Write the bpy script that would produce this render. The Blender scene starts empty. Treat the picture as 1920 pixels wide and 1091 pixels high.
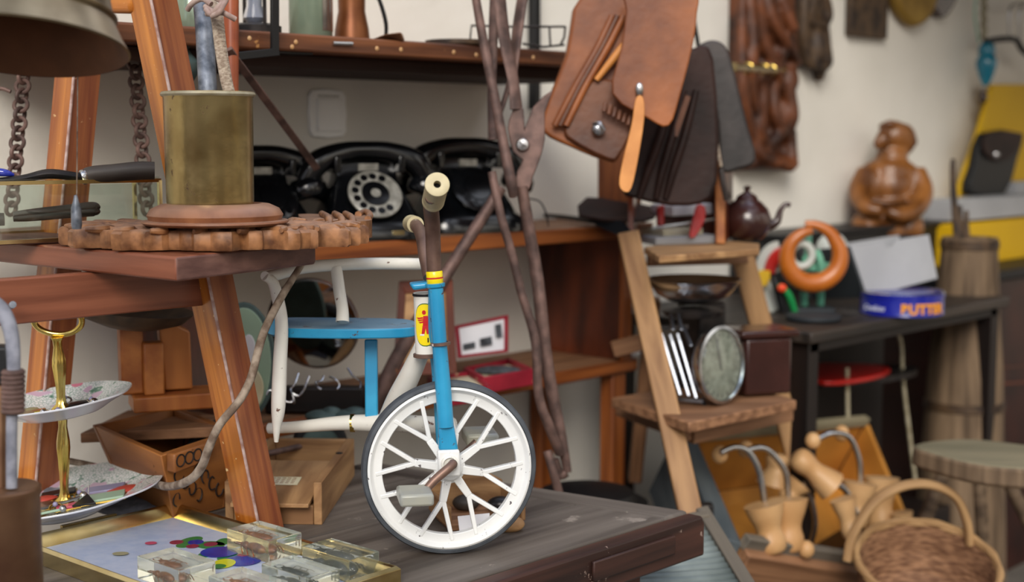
import bpy, bmesh, math, random
from mathutils import Vector, Matrix, noise
random.seed(7)
C = bpy.context.scene.collection
PI = math.pi
# ---------------- camera ----------------
FPX = 2667.0
F = Vector((.7242, .6896, 0)); RT = Vector((.6896, -.7242, 0)); Z = Vector((0, 0, 1))
PITCH = math.atan(285.5/FPX)
CAM = Vector((0, 0, 1.30))
FW = F*math.cos(PITCH) - Z*math.sin(PITCH)
UP = Z*math.cos(PITCH) + F*math.sin(PITCH)
cd = bpy.data.cameras.new('camera'); cam = bpy.data.objects.new('camera', cd); C.objects.link(cam)
cam.matrix_world = Matrix(((RT.x, UP.x, -FW.x, CAM.x), (RT.y, UP.y, -FW.y, CAM.y), (RT.z, UP.z, -FW.z, CAM.z), (0, 0, 0, 1)))
cd.sensor_width = 36; cd.lens = 36*FPX/1920; cd.clip_start = .05
cd.dof.use_dof = True; cd.dof.focus_distance = 1.87; cd.dof.aperture_fstop = 3.0
bpy.context.scene.camera = cam
vs = bpy.context.scene.view_settings
vs.view_transform = 'Standard'; vs.look = 'None'; vs.gamma = 1; vs.use_curve_mapping = False
vs.exposure = 0.54
# ---------------- sky and sun ----------------
wd = bpy.data.worlds.new('sky'); bpy.context.scene.world = wd; wd.use_nodes = True
nt = wd.node_tree; nt.nodes.clear()
tc = nt.nodes.new('ShaderNodeTexCoord'); sx = nt.nodes.new('ShaderNodeSeparateXYZ')
rp = nt.nodes.new('ShaderNodeValToRGB'); bg = nt.nodes.new('ShaderNodeBackground'); wo = nt.nodes.new('ShaderNodeOutputWorld')
mr = nt.nodes.new('ShaderNodeMapRange'); mr.inputs[1].default_value = -1; mr.inputs[2].default_value = 1
nt.links.new(tc.outputs['Generated'], sx.inputs[0]); nt.links.new(sx.outputs['Z'], mr.inputs[0]); nt.links.new(mr.outputs[0], rp.inputs[0])
el = rp.color_ramp.elements
el[0].position = .40; el[0].color = (.16, .13, .11, 1)
el[1].position = .50; el[1].color = (.50, .47, .44, 1)
e = el.new(.62); e.color = (.80, .80, .82, 1)
e = el.new(.72); e.color = (.95, 1.0, 1.12, 1)
e = el.new(1.0); e.color = (.80, .90, 1.1, 1)
# cooler daylight from the left, warmer from the right, noise bands added for metal reflections
dt_ = nt.nodes.new('ShaderNodeVectorMath'); dt_.operation = 'DOT_PRODUCT'; dt_.inputs[1].default_value = tuple(RT*.9-F*.3); nt.links.new(tc.outputs['Generated'], dt_.inputs[0])
tr_ = nt.nodes.new('ShaderNodeValToRGB'); nt.links.new(dt_.outputs['Value'], tr_.inputs[0])
mr2 = nt.nodes.new('ShaderNodeMapRange'); mr2.inputs[1].default_value = -1; mr2.inputs[2].default_value = 1; nt.links.new(dt_.outputs['Value'], mr2.inputs[0]); nt.links.new(mr2.outputs[0], tr_.inputs[0])
tr_.color_ramp.elements[0].position = .15; tr_.color_ramp.elements[0].color = (1.05, 1.15, 1.42, 1); tr_.color_ramp.elements[1].position = .9; tr_.color_ramp.elements[1].color = (.85, .78, .66, 1)
m1 = nt.nodes.new('ShaderNodeMix'); m1.data_type = 'RGBA'; m1.blend_type = 'MULTIPLY'; m1.inputs['Factor'].default_value = 1; m1.clamp_result = False
nt.links.new(rp.outputs[0], m1.inputs['A']); nt.links.new(tr_.outputs[0], m1.inputs['B'])
nz_ = nt.nodes.new('ShaderNodeTexNoise'); nz_.inputs['Scale'].default_value = 4.0; nz_.inputs['Detail'].default_value = 2; nmp = nt.nodes.new('ShaderNodeMapping'); nmp.inputs['Scale'].default_value = (1, 1, .4); nmp.inputs['Location'].default_value = (.7, .2, 0); nt.links.new(tc.outputs['Generated'], nmp.inputs[0]); nt.links.new(nmp.outputs[0], nz_.inputs['Vector'])
nr_ = nt.nodes.new('ShaderNodeValToRGB'); nr_.color_ramp.elements[0].position = .44; nr_.color_ramp.elements[0].color = (.28, .27, .26, 1); nr_.color_ramp.elements[1].position = .56; nr_.color_ramp.elements[1].color = (1.5, 1.5, 1.5, 1)
nt.links.new(nz_.outputs['Fac'], nr_.inputs[0])
m2_ = nt.nodes.new('ShaderNodeMix'); m2_.data_type = 'RGBA'; m2_.blend_type = 'MULTIPLY'; m2_.inputs['Factor'].default_value = 1; m2_.clamp_result = False
nt.links.new(m1.outputs['Result'], m2_.inputs['A']); nt.links.new(nr_.outputs[0], m2_.inputs['B'])
nt.links.new(m2_.outputs['Result'], bg.inputs[0]); bg.inputs[1].default_value = 1.0
nt.links.new(bg.outputs[0], wo.inputs[0])
sl = bpy.data.lights.new('sun', 'SUN'); so = bpy.data.objects.new('sun', sl); C.objects.link(so)
sl.energy = 1.7; sl.angle = math.radians(26); sl.color = (1, .93, .82)
sdir = (F*.72 + RT*.06 - Z*.44).normalized()     # low soft sun from behind the viewer
so.rotation_euler = sdir.to_track_quat('-Z', 'Y').to_euler(); so.location = (-1, -1, 4)

def P(px, py, d):
    return CAM + d*(FW + (px-960)/FPX*RT + (545.5-py)/FPX*UP)
def PZ(px, py, z):
    r = P(px, py, 1)-CAM; return CAM + r*((z-CAM.z)/r.z)
def PY(px, py, y):
    r = P(px, py, 1)-CAM; return CAM + r*(y/r.y)
def V(r, d, z=0): return RT*r + F*d + Z*z
def PX(l): return [P(*a) for a in l]
# ---------------- materials ----------------
def lin(c):
    if isinstance(c, str):
        c = [int(c[i:i+2], 16)/255 for i in (0, 2, 4)]
    return tuple(x/12.92 if x <= .04045 else ((x+.055)/1.055)**2.4 for x in c[:3])+(1,)
MT = {}
W = (.05, 1, 1)
def mat(name, c1, c2=None, scale=20, st=(1, 1, 1), rough=.5, metal=0, bump=0, bs=None, chip=None, ct=.62, cs=30, cm=0, cr=.7, coat=0, detail=6, dist=0, lo=.35, hi=.65, trans=0, ior=1.45, dust=None, dt=.5, spec=.5):
    if st == W and 'table' not in name: scale *= 2.4
    m = bpy.data.materials.new(name); m.use_nodes = True; n = m.node_tree.nodes; L = m.node_tree.links
    b = n['Principled BSDF']; MT[name] = m
    b.inputs['Roughness'].default_value = rough; b.inputs['Metallic'].default_value = metal
    b.inputs['Coat Weight'].default_value = coat; b.inputs['Coat Roughness'].default_value = .15
    b.inputs['Transmission Weight'].default_value = trans; b.inputs['IOR'].default_value = ior
    b.inputs['Specular IOR Level'].default_value = spec
    at = n.new('ShaderNodeAttribute'); at.attribute_name = 'grain'
    mp = n.new('ShaderNodeMapping'); mp.inputs['Scale'].default_value = st
    L.new(at.outputs['Vector'], mp.inputs[0])
    col = None
    b.inputs['Base Color'].default_value = lin(c1)
    if c2:
        nz = n.new('ShaderNodeTexNoise'); nz.inputs['Scale'].default_value = scale; nz.inputs['Detail'].default_value = detail; nz.inputs['Distortion'].default_value = dist
        L.new(mp.outputs[0], nz.inputs['Vector'])
        r = n.new('ShaderNodeValToRGB'); r.color_ramp.elements[0].position = lo; r.color_ramp.elements[1].position = hi
        r.color_ramp.elements[0].color = lin(c1); r.color_ramp.elements[1].color = lin(c2)
        L.new(nz.outputs['Fac'], r.inputs[0]); col = r.outputs[0]
        if bump:
            bp = n.new('ShaderNodeBump'); bp.inputs['Strength'].default_value = min(1, bump); bp.inputs['Distance'].default_value = .002
            src = nz.outputs['Fac']
            if bs:
                n3 = n.new('ShaderNodeTexNoise'); n3.inputs['Scale'].default_value = bs; n3.inputs['Detail'].default_value = 5
                L.new(mp.outputs[0], n3.inputs['Vector']); src = n3.outputs['Fac']
            L.new(src, bp.inputs['Height']); L.new(bp.outputs[0], b.inputs['Normal'])
    if chip:
        n2 = n.new('ShaderNodeTexNoise'); n2.inputs['Scale'].default_value = cs; n2.inputs['Detail'].default_value = 5; n2.inputs['Roughness'].default_value = .65
        L.new(at.outputs['Vector'], n2.inputs['Vector'])
        r2 = n.new('ShaderNodeValToRGB'); r2.color_ramp.elements[0].position = ct; r2.color_ramp.elements[1].position = ct+.03
        L.new(n2.outputs['Fac'], r2.inputs[0])
        mx = n.new('ShaderNodeMix'); mx.data_type = 'RGBA'
        L.new(r2.outputs[0], mx.inputs['Factor']); mx.inputs['B'].default_value = lin(chip)
        if col: L.new(col, mx.inputs['A'])
        else: mx.inputs['A'].default_value = lin(c1)
        col = mx.outputs['Result']
        for nm, v0, v1 in (('Roughness', rough, cr), ('Metallic', metal, cm)):
            q = n.new('ShaderNodeMapRange'); q.inputs[3].default_value = v0; q.inputs[4].default_value = v1
            L.new(r2.outputs[0], q.inputs[0]); L.new(q.outputs[0], b.inputs[nm])
    if dust:   # settled dust on upward faces of the surface
        g = n.new('ShaderNodeNewGeometry'); s = n.new('ShaderNodeSeparateXYZ'); L.new(g.outputs['Normal'], s.inputs[0])
        q = n.new('ShaderNodeMapRange'); q.inputs[1].default_value = .3; q.inputs[2].default_value = 1; q.inputs[4].default_value = dt
        L.new(s.outputs['Z'], q.inputs[0])
        mx = n.new('ShaderNodeMix'); mx.data_type = 'RGBA'; L.new(q.outputs[0], mx.inputs['Factor']); mx.inputs['B'].default_value = lin(dust)
        if col: L.new(col, mx.inputs['A'])
        else: mx.inputs['A'].default_value = lin(c1)
        col = mx.outputs['Result']
    if col: L.new(col, b.inputs['Base Color'])
    return m
mat('plaster', 'dedad0', 'e8e4db', scale=3, rough=.95, bump=.8, bs=28)
mat('floor', '6b645c', '4d4842', scale=6, rough=.9, bump=.4)
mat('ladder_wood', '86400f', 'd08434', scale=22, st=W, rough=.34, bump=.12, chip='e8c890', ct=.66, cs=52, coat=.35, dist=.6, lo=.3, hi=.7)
mat('ladder_shade', '7c4028', 'a46238', scale=34, st=W, rough=.42, bump=.15, chip='c89a70', ct=.67, cs=50, coat=.15)  # right-facing side of the legs, its shade put into the colour
mat('step_wood', '643422', '90563e', scale=22, st=W, rough=.45, bump=.3, chip='c99066', ct=.7, cs=38, coat=.1)
mat('endgrain', '5a3c36', '7d5a50', scale=60, st=(1, .25, 1), rough=.6, bump=.6)
mat('worn_edge', 'cbb4ae', '9a746a', scale=60, rough=.6)
mat('table_wood', '423a34', '736a61', scale=26, st=W, rough=.6, bump=.6, chip='8d8378', ct=.66, cs=14)
mat('table_apron', '241511', '57352a', scale=26, st=W, rough=.5, bump=.5, chip='9a8478', ct=.67, cs=20)
mat('pine', '7c5838', 'b48c60', scale=20, st=(.12, 1, 1), rough=.6, bump=.3, dist=1.5)
mat('pine_dark', '6f4c33', '9a7050', scale=30, st=W, rough=.65, bump=.3)
mat('carved_wood', '5c3820', 'a8754c', scale=45, rough=.5, bump=.5, dust='8c7466', dt=.6)
mat('mahogany', '32140c', '6a3018', scale=14, st=(.25, 1, 1), rough=.4, bump=.1, coat=.15)
mat('shelf_edge', '6a3414', '9a5624', scale=26, st=W, rough=.5, bump=.2)
mat('old_shelf', '4a2a1a', '7a4a2c', scale=26, st=W, rough=.6, bump=.5, chip='b5824c', ct=.66, cs=30)
mat('shelf_dark', '2c1c16', '40281e', scale=20, st=W, rough=.8)
mat('base_wood', '6e4028', '94603e', scale=30, rough=.4, bump=.2, dust='a88c7c', dt=.5)
mat('red_wood', '7c3414', '9d4c20', scale=20, st=(1, 1, .1), rough=.35, coat=.4)
mat('block_wood', '8a4a20', 'b57238', scale=22, st=(1, 1, .08), rough=.45, bump=.2)
mat('box_carved', '6e4020', '9c6432', scale=18, st=(.2, 1, 1), rough=.45, bump=.3, chip='3a1e10', ct=.66, cs=36)
mat('aged_brass', '8a744a', 'b8a472', scale=16, rough=.27, metal=.9, bump=.25, bs=60, chip='5a4638', ct=.66, cs=34, cm=.7, cr=.6)
mat('brass_rim', '8c8268', 'b0a890', scale=40, rough=.5, metal=.5)
mat('bell_bronze', '6c5c46', 'a89878', scale=8, rough=.33, metal=.9, bump=.1)
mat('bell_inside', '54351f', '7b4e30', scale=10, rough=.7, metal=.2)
mat('bright_brass', 'c9a84a', 'e0c878', scale=14, rough=.2, metal=1)
mat('frame_brass', 'b8a26c', 'e4d6a8', scale=12, rough=.24, metal=1, chip='6a5a3a', ct=.68, cs=24, cm=.6)
mat('can_brown', '5c4030', '8a6a50', scale=10, rough=.45, metal=.7, bump=.2)
mat('steel_grey', '4c535e', '8a909a', scale=60, rough=.5, metal=.6, bump=.5)
mat('cord', 'b9aa98', '8a7868', scale=180, st=(2, 1, 1), rough=.9, bump=1)
mat('leather_lace', 'b09a90', '8a7068', scale=60, rough=.6, bump=.3)
mat('cable', 'a39484', '6c5a4c', scale=50, st=(1, 1, 1), rough=.85, bump=.8, lo=.4, hi=.6)
mat('iron_rust', '4c3c38', '7a6058', scale=34, rough=.6, metal=.35, bump=.5, chip='8a5a40', ct=.68, cs=20)
mat('iron_dark', '201f20', '3c3634', scale=30, rough=.5, metal=.5, bump=.3)
mat('dark_handle', '26221f', '4d4640', scale=40, st=(.15, 1, 1), rough=.5, bump=.6)
mat('black_paint', '0b0c0f', rough=.5)
mat('bakelite', '050608', '0b0d10', scale=20, rough=.16, coat=.5)
mat('bakelite_brown', '2c1512', '3a1e1a', scale=10, rough=.25, coat=.5)
mat('chrome', 'c4c6ca', rough=.22, metal=1)
mat('rack_steel', '7c8088', rough=.3, metal=1)
mat('silver', 'a8a8a8', 'd0d0d0', scale=40, rough=.25, metal=1)
mat('dial_ring', 'a6a49c', '77756e', scale=60, rough=.4, metal=.3)
mat('switch_white', 'f2f2f0', rough=.3)
mat('white_paint', 'dcd9cf', 'e9e7df', scale=14, rough=.35, bump=.1, chip='6a4a3c', ct=.645, cs=70, coat=.2)
mat('rim_white', 'dedfdd', 'edeeec', scale=14, rough=.35, chip='5d5658', ct=.645, cs=90, coat=.2)
mat('blue_paint', '1c86b4', '2e9cc8', scale=14, rough=.35, bump=.1, chip='4a3a38', ct=.65, cs=85, coat=.3)
mat('seat_top', '5c86a4', '7f9eb4', scale=20, rough=.45, chip='6a5048', ct=.60, cs=26)
mat('rubber', '3e4248', '4f545a', scale=40, rough=.7)
mat('rubber_black', '141517', '1e2022', scale=40, rough=.7)
mat('handle_rust', '5c463e', '84695c', scale=24, rough=.45, metal=.5, bump=.2, chip='c8c0b8', ct=.70, cs=50, cr=.3)
mat('grip', 'b3a682', 'cfc39c', scale=30, rough=.5)
mat('hole', '0c0806', rough=.9)
mat('badge_yellow', 'f2d80c', rough=.3, coat=.4)
mat('badge_red', 'c01f24', rough=.35)
mat('badge_black', '101010', rough=.4)
mat('badge_green', '3c6a34', rough=.4)
mat('pedal', 'b9b7a4', '9aa0a4', scale=14, rough=.3, trans=.25)
mat('tan_leather', '6c3818', 'a05c2c', scale=8, rough=.5, bump=.3, bs=80, coat=.05)
mat('tan_dark', '4a2410', '6e3c1a', scale=9, rough=.45, bump=.3, bs=80)
mat('tan_light', 'c07a38', 'd8924c', scale=20, rough=.45)
mat('dark_leather', '180d0b', '34201b', scale=9, rough=.5, bump=.4, bs=60, coat=0, spec=.22)
mat('grey_leather', '231f1e', '443d3b', scale=9, rough=.45, bump=.3, bs=60, spec=.35)
mat('relief_wood', '2c1409', '6c3b1e', scale=14, rough=.55, bump=.5, coat=0)
mat('relief_dark', '251a14', '54402c', scale=24, rough=.6, bump=.5)
mat('statue_wood', '56300f', '96602e', scale=14, st=(1, 1, .3), rough=.42, coat=.2)
mat('ring_wood', '9c4f12', 'b8661e', scale=10, st=(1, 1, .3), rough=.35, coat=.25)
mat('gourd', '7a5c1c', '9a7a30', scale=12, rough=.6)
mat('teal_glass', '0c5c74', '1a7c94', scale=12, rough=.2, coat=.5)
mat('yellow_card', 'cda200', 'd4aa08', scale=4, rough=.6)
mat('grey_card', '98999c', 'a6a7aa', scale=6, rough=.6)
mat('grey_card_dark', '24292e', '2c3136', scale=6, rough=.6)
mat('tin_blue', '141c80', '1a2494', scale=6, rough=.25, coat=.4)
mat('tin_orange', 'e8960c', rough=.4)
mat('tin_white', 'd8dcec', rough=.4)
mat('red_case', '7c1024', '9c1c30', scale=14, rough=.55, chip='cbb08a', ct=.68, cs=24)
mat('red_paint', 'a81410', 'b82018', scale=10, rough=.35, coat=.3)
mat('cream_card', 'd8d0b4', 'c9bf9c', scale=20, rough=.8)
mat('white_card', 'e4e4ea', rough=.8)
mat('ink', '2a2c30', '50545a', scale=60, rough=.8)
mat('green_enamel', '5ea88c', '7cc0a4', scale=12, rough=.35, coat=.3)
mat('green_bright', '1f8a4a', rough=.4)
mat('orange_red', 'e04820', rough=.4)
mat('grey_dish', 'b9bdb6', rough=.4)
mat('dark_wood', '0f0908', '1c110d', scale=20, st=W, rough=.5)
mat('dark_red_wood', '200907', '34130c', scale=10, st=(1, 1, .1), rough=.4)
mat('worn_dark_top', '191513', '3c332c', scale=18, st=W, rough=.5, bump=.3)
mat('trunk_wood', '4a3a2a', '806a52', scale=40, st=(1, 1, .08), rough=.8, bump=.7)
mat('grey_green_wood', '6c6650', '8c8268', scale=10, st=(.2, 1, 1), rough=.8, bump=.5)
mat('old_beam', '4a4640', '746a5c', scale=12, st=W, rough=.8, bump=.6)
mat('crate_blue', '39434a', '5c6468', scale=14, st=(.2, 1, 1), rough=.75, bump=.5)
mat('last_wood', 'b88c5c', 'd0a878', scale=7, rough=.45, bump=.1)
mat('crate_inside', '9a6420', 'c08434', scale=6, rough=.7)
mat('zinc', '6c7674', '8a9492', scale=12, rough=.5, metal=.3)
mat('wicker', '5a3a26', 'a07858', scale=60, st=(.6, .6, 3), rough=.75, bump=.6)
mat('wicker_pale', '8c6a44', 'b08c60', scale=40, st=(.2, 1, 1), rough=.7, bump=.5)
mat('cloth_grey', '6c6e78', '8c8e98', scale=60, rough=.95, bump=.5)
mat('bottle_green', '6e7c6c', '8c9c88', scale=8, rough=.15, metal=.3)
mat('patina', '3c4c4c', '5e7270', scale=14, rough=.5, metal=.4)
mat('copper_brown', '6a3c20', '96603a', scale=12, rough=.35, metal=.5)
mat('clear_glass', 'ffffff', rough=.02, trans=1, ior=1.05)
mat('lantern_glass', '9aa0b0', rough=.1, trans=.6, ior=1.3)
mat('mirror', 'c8c8c4', rough=.03, metal=1)
mat('enamel_blue', 'b9c6e2', 'c6d0e6', scale=60, rough=.15, coat=.6)
mat('grape_blue', '14208a', '2438a8', scale=30, rough=.15, coat=.6)
mat('grape_red', '8c2848', rough=.15, coat=.6)
mat('leaf_green', '2a8040', rough=.2, coat=.6)
mat('pear_yellow', 'cfd028', rough=.2, coat=.6)
mat('beige_spot', '9c9470', rough=.4)
mat('beetle_brown', '5a2410', '8a4a20', scale=120, rough=.3, coat=.5)
mat('beetle_black', '0c1016', '1c2430', scale=60, rough=.2, coat=.5)
mat('gold_item', 'b08c3c', 'd0b060', scale=60, rough=.25, metal=1)
mat('item_red', 'b04438', rough=.35)
mat('item_violet', '8c88a8', rough=.3)
mat('item_green', '9ab49c', rough=.3)
mat('item_dark', '2c2a2c', rough=.3, metal=.5)
mat('item_pink', 'c05068', rough=.3)
def resin():
    m = bpy.data.materials.new('resin'); m.use_nodes = True; n = m.node_tree.nodes; L = m.node_tree.links
    n.clear(); o = n.new('ShaderNodeOutputMaterial'); g = n.new('ShaderNodeBsdfGlass'); g.inputs['IOR'].default_value = 1.42; g.inputs['Color'].default_value = (1, 1, .965, 1)
    d = n.new('ShaderNodeBsdfTranslucent'); d.inputs[0].default_value = (.80, .84, .66, 1)
    f = n.new('ShaderNodeBsdfDiffuse'); f.inputs[0].default_value = (.72, .78, .64, 1)
    a = n.new('ShaderNodeMixShader'); a.inputs[0].default_value = .5; L.new(d.outputs[0], a.inputs[1]); L.new(f.outputs[0], a.inputs[2])
    x = n.new('ShaderNodeMixShader'); x.inputs[0].default_value = .13; L.new(g.outputs[0], x.inputs[1]); L.new(a.outputs[0], x.inputs[2]); L.new(x.outputs[0], o.inputs[0])
    MT['resin'] = m
resin()
def glass_sheet():
    m = bpy.data.materials.new('glass_sheet'); m.use_nodes = True; n = m.node_tree.nodes; L = m.node_tree.links
    n.clear(); o = n.new('ShaderNodeOutputMaterial'); t = n.new('ShaderNodeBsdfTransparent'); t.inputs[0].default_value = (.93, .97, .95, 1)
    g = n.new('ShaderNodeBsdfGlossy'); g.inputs['Roughness'].default_value = .03
    x = n.new('ShaderNodeMixShader'); x.inputs[0].default_value = .08; L.new(t.outputs[0], x.inputs[1]); L.new(g.outputs[0], x.inputs[2]); L.new(x.outputs[0], o.inputs[0])
    MT['glass_sheet'] = m
glass_sheet()
def porcelain():
    m = mat('porcelain', 'e8e9ea', rough=.18, coat=.5); n = m.node_tree.nodes; L = m.node_tree.links; b = n['Principled BSDF']
    at = [x for x in n if x.type == 'ATTRIBUTE'][0]
    def noi(s, lo, hi, d=3):
        z = n.new('ShaderNodeTexNoise'); z.inputs['Scale'].default_value = s; z.inputs['Detail'].default_value = d; L.new(at.outputs['Vector'], z.inputs['Vector'])
        r = n.new('ShaderNodeValToRGB'); r.color_ramp.elements[0].position = lo; r.color_ramp.elements[1].position = hi; L.new(z.outputs['Fac'], r.inputs[0]); return r.outputs[0]
    vo = n.new('ShaderNodeTexVoronoi'); vo.inputs['Scale'].default_value = 210; vo.feature = 'DISTANCE_TO_EDGE'; L.new(at.outputs['Vector'], vo.inputs['Vector'])
    rr = n.new('ShaderNodeValToRGB'); rr.color_ramp.elements[0].position = .05; rr.color_ramp.elements[1].position = .12; rr.color_ramp.elements[0].color = (1, 1, 1, 1); rr.color_ramp.elements[1].color = (0, 0, 0, 1); L.new(vo.outputs['Distance'], rr.inputs[0])
    def mix(f, a, c):
        x = n.new('ShaderNodeMix'); x.data_type = 'RGBA'; L.new(f, x.inputs['Factor'])
        if isinstance(a, tuple): x.inputs['A'].default_value = a
        else: L.new(a, x.inputs['A'])
        x.inputs['B'].default_value = c; return x.outputs['Result']
    c = mix(rr.outputs[0], lin('eceff0'), lin('a9bfba'))
    c = mix(noi(40, .60, .64), c, lin('5f8a78'))
    c = mix(noi(30, .62, .635, 1), c, lin('d0b4cc'))
    c = mix(noi(36, .68, .695, 1), c, lin('dc88a0'))
    L.new(c, b.inputs['Base Color'])
porcelain()
mat('porcelain_plain', 'd8dce6', rough=.2, coat=.4)
# ---------------- mesh builder ----------------
def frame_from(t, up=Z):
    t = t.normalized(); s = t.cross(up)
    if s.length < 1e-4: s = t.cross(Vector((1, 0, 0)))
    s.normalize(); return t, s, s.cross(t).normalized()
def cr(pts, k=6, closed=False):
    n = len(pts); out = []
    idx = range(n if closed else n-1)
    for i in idx:
        if closed: a, b, c, d = pts[(i-1) % n], pts[i], pts[(i+1) % n], pts[(i+2) % n]
        else: a, b, c, d = pts[max(i-1, 0)], pts[i], pts[i+1], pts[min(i+2, n-1)]
        for j in range(k):
            t = j/k
            out.append(.5*((2*b)+(c-a)*t+(2*a-5*b+4*c-d)*t*t+(3*b-a-3*c+d)*t**3))
    if not closed: out.append(pts[-1].copy() if hasattr(pts[-1], 'copy') else pts[-1])
    return out
class MB:
    def __init__(s): s.v = []; s.f = []; s.g = []; s.m = []; s.mats = []; s.cm = 0
    def use(s, name):
        if name not in s.mats: s.mats.append(name)
        s.cm = s.mats.index(name); return s
    def add(s, vs, fs, gs=None):
        o = len(s.v); s.v += [Vector(x) for x in vs]; r = Vector((random.random(), random.random(), random.random()))*3
        s.g += [Vector(x)+(r if gs else Vector((0, 0, 0))) for x in (gs or vs)]
        for f in fs: s.f.append([o+i for i in f]); s.m.append(s.cm)
        return s
    def box(s, c, sz, ax=None):
        ax = ax or (Vector((1, 0, 0)), Vector((0, 1, 0)), Z); c = Vector(c)
        long = max(range(3), key=lambda i: sz[i]); order = [long]+[i for i in range(3) if i != long]
        vs = []; gs = []
        for i in (-1, 1):
            for j in (-1, 1):
                for k in (-1, 1):
                    h = (i*sz[0]/2, j*sz[1]/2, k*sz[2]/2)
                    vs.append(c+ax[0]*h[0]+ax[1]*h[1]+ax[2]*h[2]); gs.append([h[q] for q in order])
        return s.add(vs, [(0, 1, 3, 2), (4, 6, 7, 5), (0, 4, 5, 1), (2, 3, 7, 6), (0, 2, 6, 4), (1, 5, 7, 3)], gs)
    def beam(s, a, b, w, h, up=Z, w2=None, h2=None):
        t, sd, u = frame_from(b-a, up); L = (b-a).length; vs = []; gs = []
        for p, ww, hh, l in ((a, w, h, 0), (b, w2 or w, h2 or h, L)):
            for i, j in ((-1, -1), (1, -1), (1, 1), (-1, 1)):
                vs.append(p+sd*(i*ww/2)+u*(j*hh/2)); gs.append((l, i*ww/2, j*hh/2))
        return s.add(vs, [(0, 1, 2, 3), (7, 6, 5, 4), (0, 4, 5, 1), (1, 5, 6, 2), (2, 6, 7, 3), (3, 7, 4, 0)], gs)
    def tube(s, pts, r, n=12, k=5, closed=False, flat=1, up=Z, sm=True):
        pts = [Vector(p) for p in pts]
        rs = list(r) if isinstance(r, (list, tuple)) else [r]*len(pts)
        if sm and len(pts) > 2:
            r4 = cr([Vector((x, 0, 0)) for x in rs], k, closed); pts = cr(pts, k, closed); rs = [x.x for x in r4]
        N = len(pts); vs = []; gs = []; L = 0; ref = None
        for i, p in enumerate(pts):
            if closed: t = pts[(i+1) % N]-pts[i-1]
            else: t = pts[min(i+1, N-1)]-pts[max(i-1, 0)]
            t.normalize()
            if ref is None: _, ref, _ = frame_from(t, up)
            ref = (ref-t*ref.dot(t)).normalized(); q = t.cross(ref)
            if i: L += (pts[i]-pts[i-1]).length
            for j in range(n):
                a = 2*PI*j/n; vs.append(p+(ref*math.cos(a)+q*math.sin(a)*flat)*rs[i]); gs.append((L, math.cos(a)*rs[i], math.sin(a)*rs[i]))
        fs = [(i*n+j, i*n+(j+1) % n, (i+1)*n+(j+1) % n, (i+1)*n+j) for i in range(N-1) for j in range(n)]
        if closed: fs += [((N-1)*n+j, (N-1)*n+(j+1) % n, (j+1) % n, j) for j in range(n)]
        else: fs += [tuple(range(n))[::-1], tuple((N-1)*n+j for j in range(n))]
        return s.add(vs, fs, gs)
    def lathe(s, prof, o, ax=Z, n=48, sx=1, side=None, mod=None, cap=True, arc=2*PI):
        o = Vector(o); t, a, b = frame_from(ax, side or Vector((.3, .9, .1))); vs = []
        full = abs(arc-2*PI) < 1e-6; m = n if full else n+1
        for (r, h) in prof:
            for j in range(m):
                q = arc*j/n; rr = r*(mod(q, h) if mod else 1)
                vs.append(o+t*h+a*(math.cos(q)*rr*sx)+b*(math.sin(q)*rr))
        fs = [(i*m+j, i*m+(j+1) % m, (i+1)*m+(j+1) % m, (i+1)*m+j) for i in range(len(prof)-1) for j in range(n)]
        if cap and full:
            if prof[0][0] > 1e-5: fs.append(tuple(range(n))[::-1])
            if prof[-1][0] > 1e-5: fs.append(tuple((len(prof)-1)*n+j for j in range(n)))
        return s.add(vs, fs)
    def prism(s, pts, ext, smooth=0, gd=None):
        pts = [Vector(p) for p in pts]
        if smooth: pts = cr(pts, smooth, True)
        n = len(pts); e = Vector(ext); vs = pts+[p+e for p in pts]; gs = None
        if gd:
            t, a, b = frame_from(gd, e); gs = [(v.dot(t), v.dot(a), v.dot(b)) for v in vs]
        return s.add(vs, [tuple(range(n)), tuple(range(2*n-1, n-1, -1))]+[(i, (i+1) % n, n+(i+1) % n, n+i) for i in range(n)], gs)
    def ell(s, c, r, ax=None, n=16, m=10):
        ax = ax or (RT, F, Z); c = Vector(c)
        if not isinstance(r, (tuple, list)): r = (r, r, r)
        vs = [c-ax[2]*r[2]]
        for i in range(1, m):
            a = -PI/2+PI*i/m
            for j in range(n):
                b = 2*PI*j/n; vs.append(c+ax[0]*(r[0]*math.cos(a)*math.cos(b))+ax[1]*(r[1]*math.cos(a)*math.sin(b))+ax[2]*(r[2]*math.sin(a)))
        vs.append(c+ax[2]*r[2]); e = len(vs)-1
        fs = [(0, 1+(j+1) % n, 1+j) for j in range(n)]
        for i in range(m-2):
            for j in range(n):
                a = 1+i*n+j; b = 1+i*n+(j+1) % n; fs.append((a, b, b+n, a+n))
        fs += [(e, 1+(m-2)*n+j, 1+(m-2)*n+(j+1) % n) for j in range(n)]
        return s.add(vs, fs)
    def build(s, name, m=None, root=None, bevel=0, seg=2, sub=0, remesh=0, angle=40, smooth=True, loc=None):
        me = bpy.data.meshes.new(name)
        if root is not None and loc is None: loc = Vector(root['_w'])
        if loc is None:
            xs = [v.x for v in s.v]; ys = [v.y for v in s.v]; zs = [v.z for v in s.v]
            loc = Vector(((min(xs)+max(xs))/2, (min(ys)+max(ys))/2, min(zs)))
        me.from_pydata([v-loc for v in s.v], [], s.f)
        a = me.attributes.new('grain', 'FLOAT_VECTOR', 'POINT')
        flat = [c for g in s.g for c in g]; a.data.foreach_set('vector', flat)
        names = s.mats if s.mats else [m]
        if m and not s.mats: names = [m]
        for x in names: me.materials.append(MT[x])
        if s.mats: me.polygons.foreach_set('material_index', s.m)
        bm = bmesh.new(); bm.from_mesh(me); bmesh.ops.recalc_face_normals(bm, faces=bm.faces); bm.to_mesh(me); bm.free()
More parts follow.
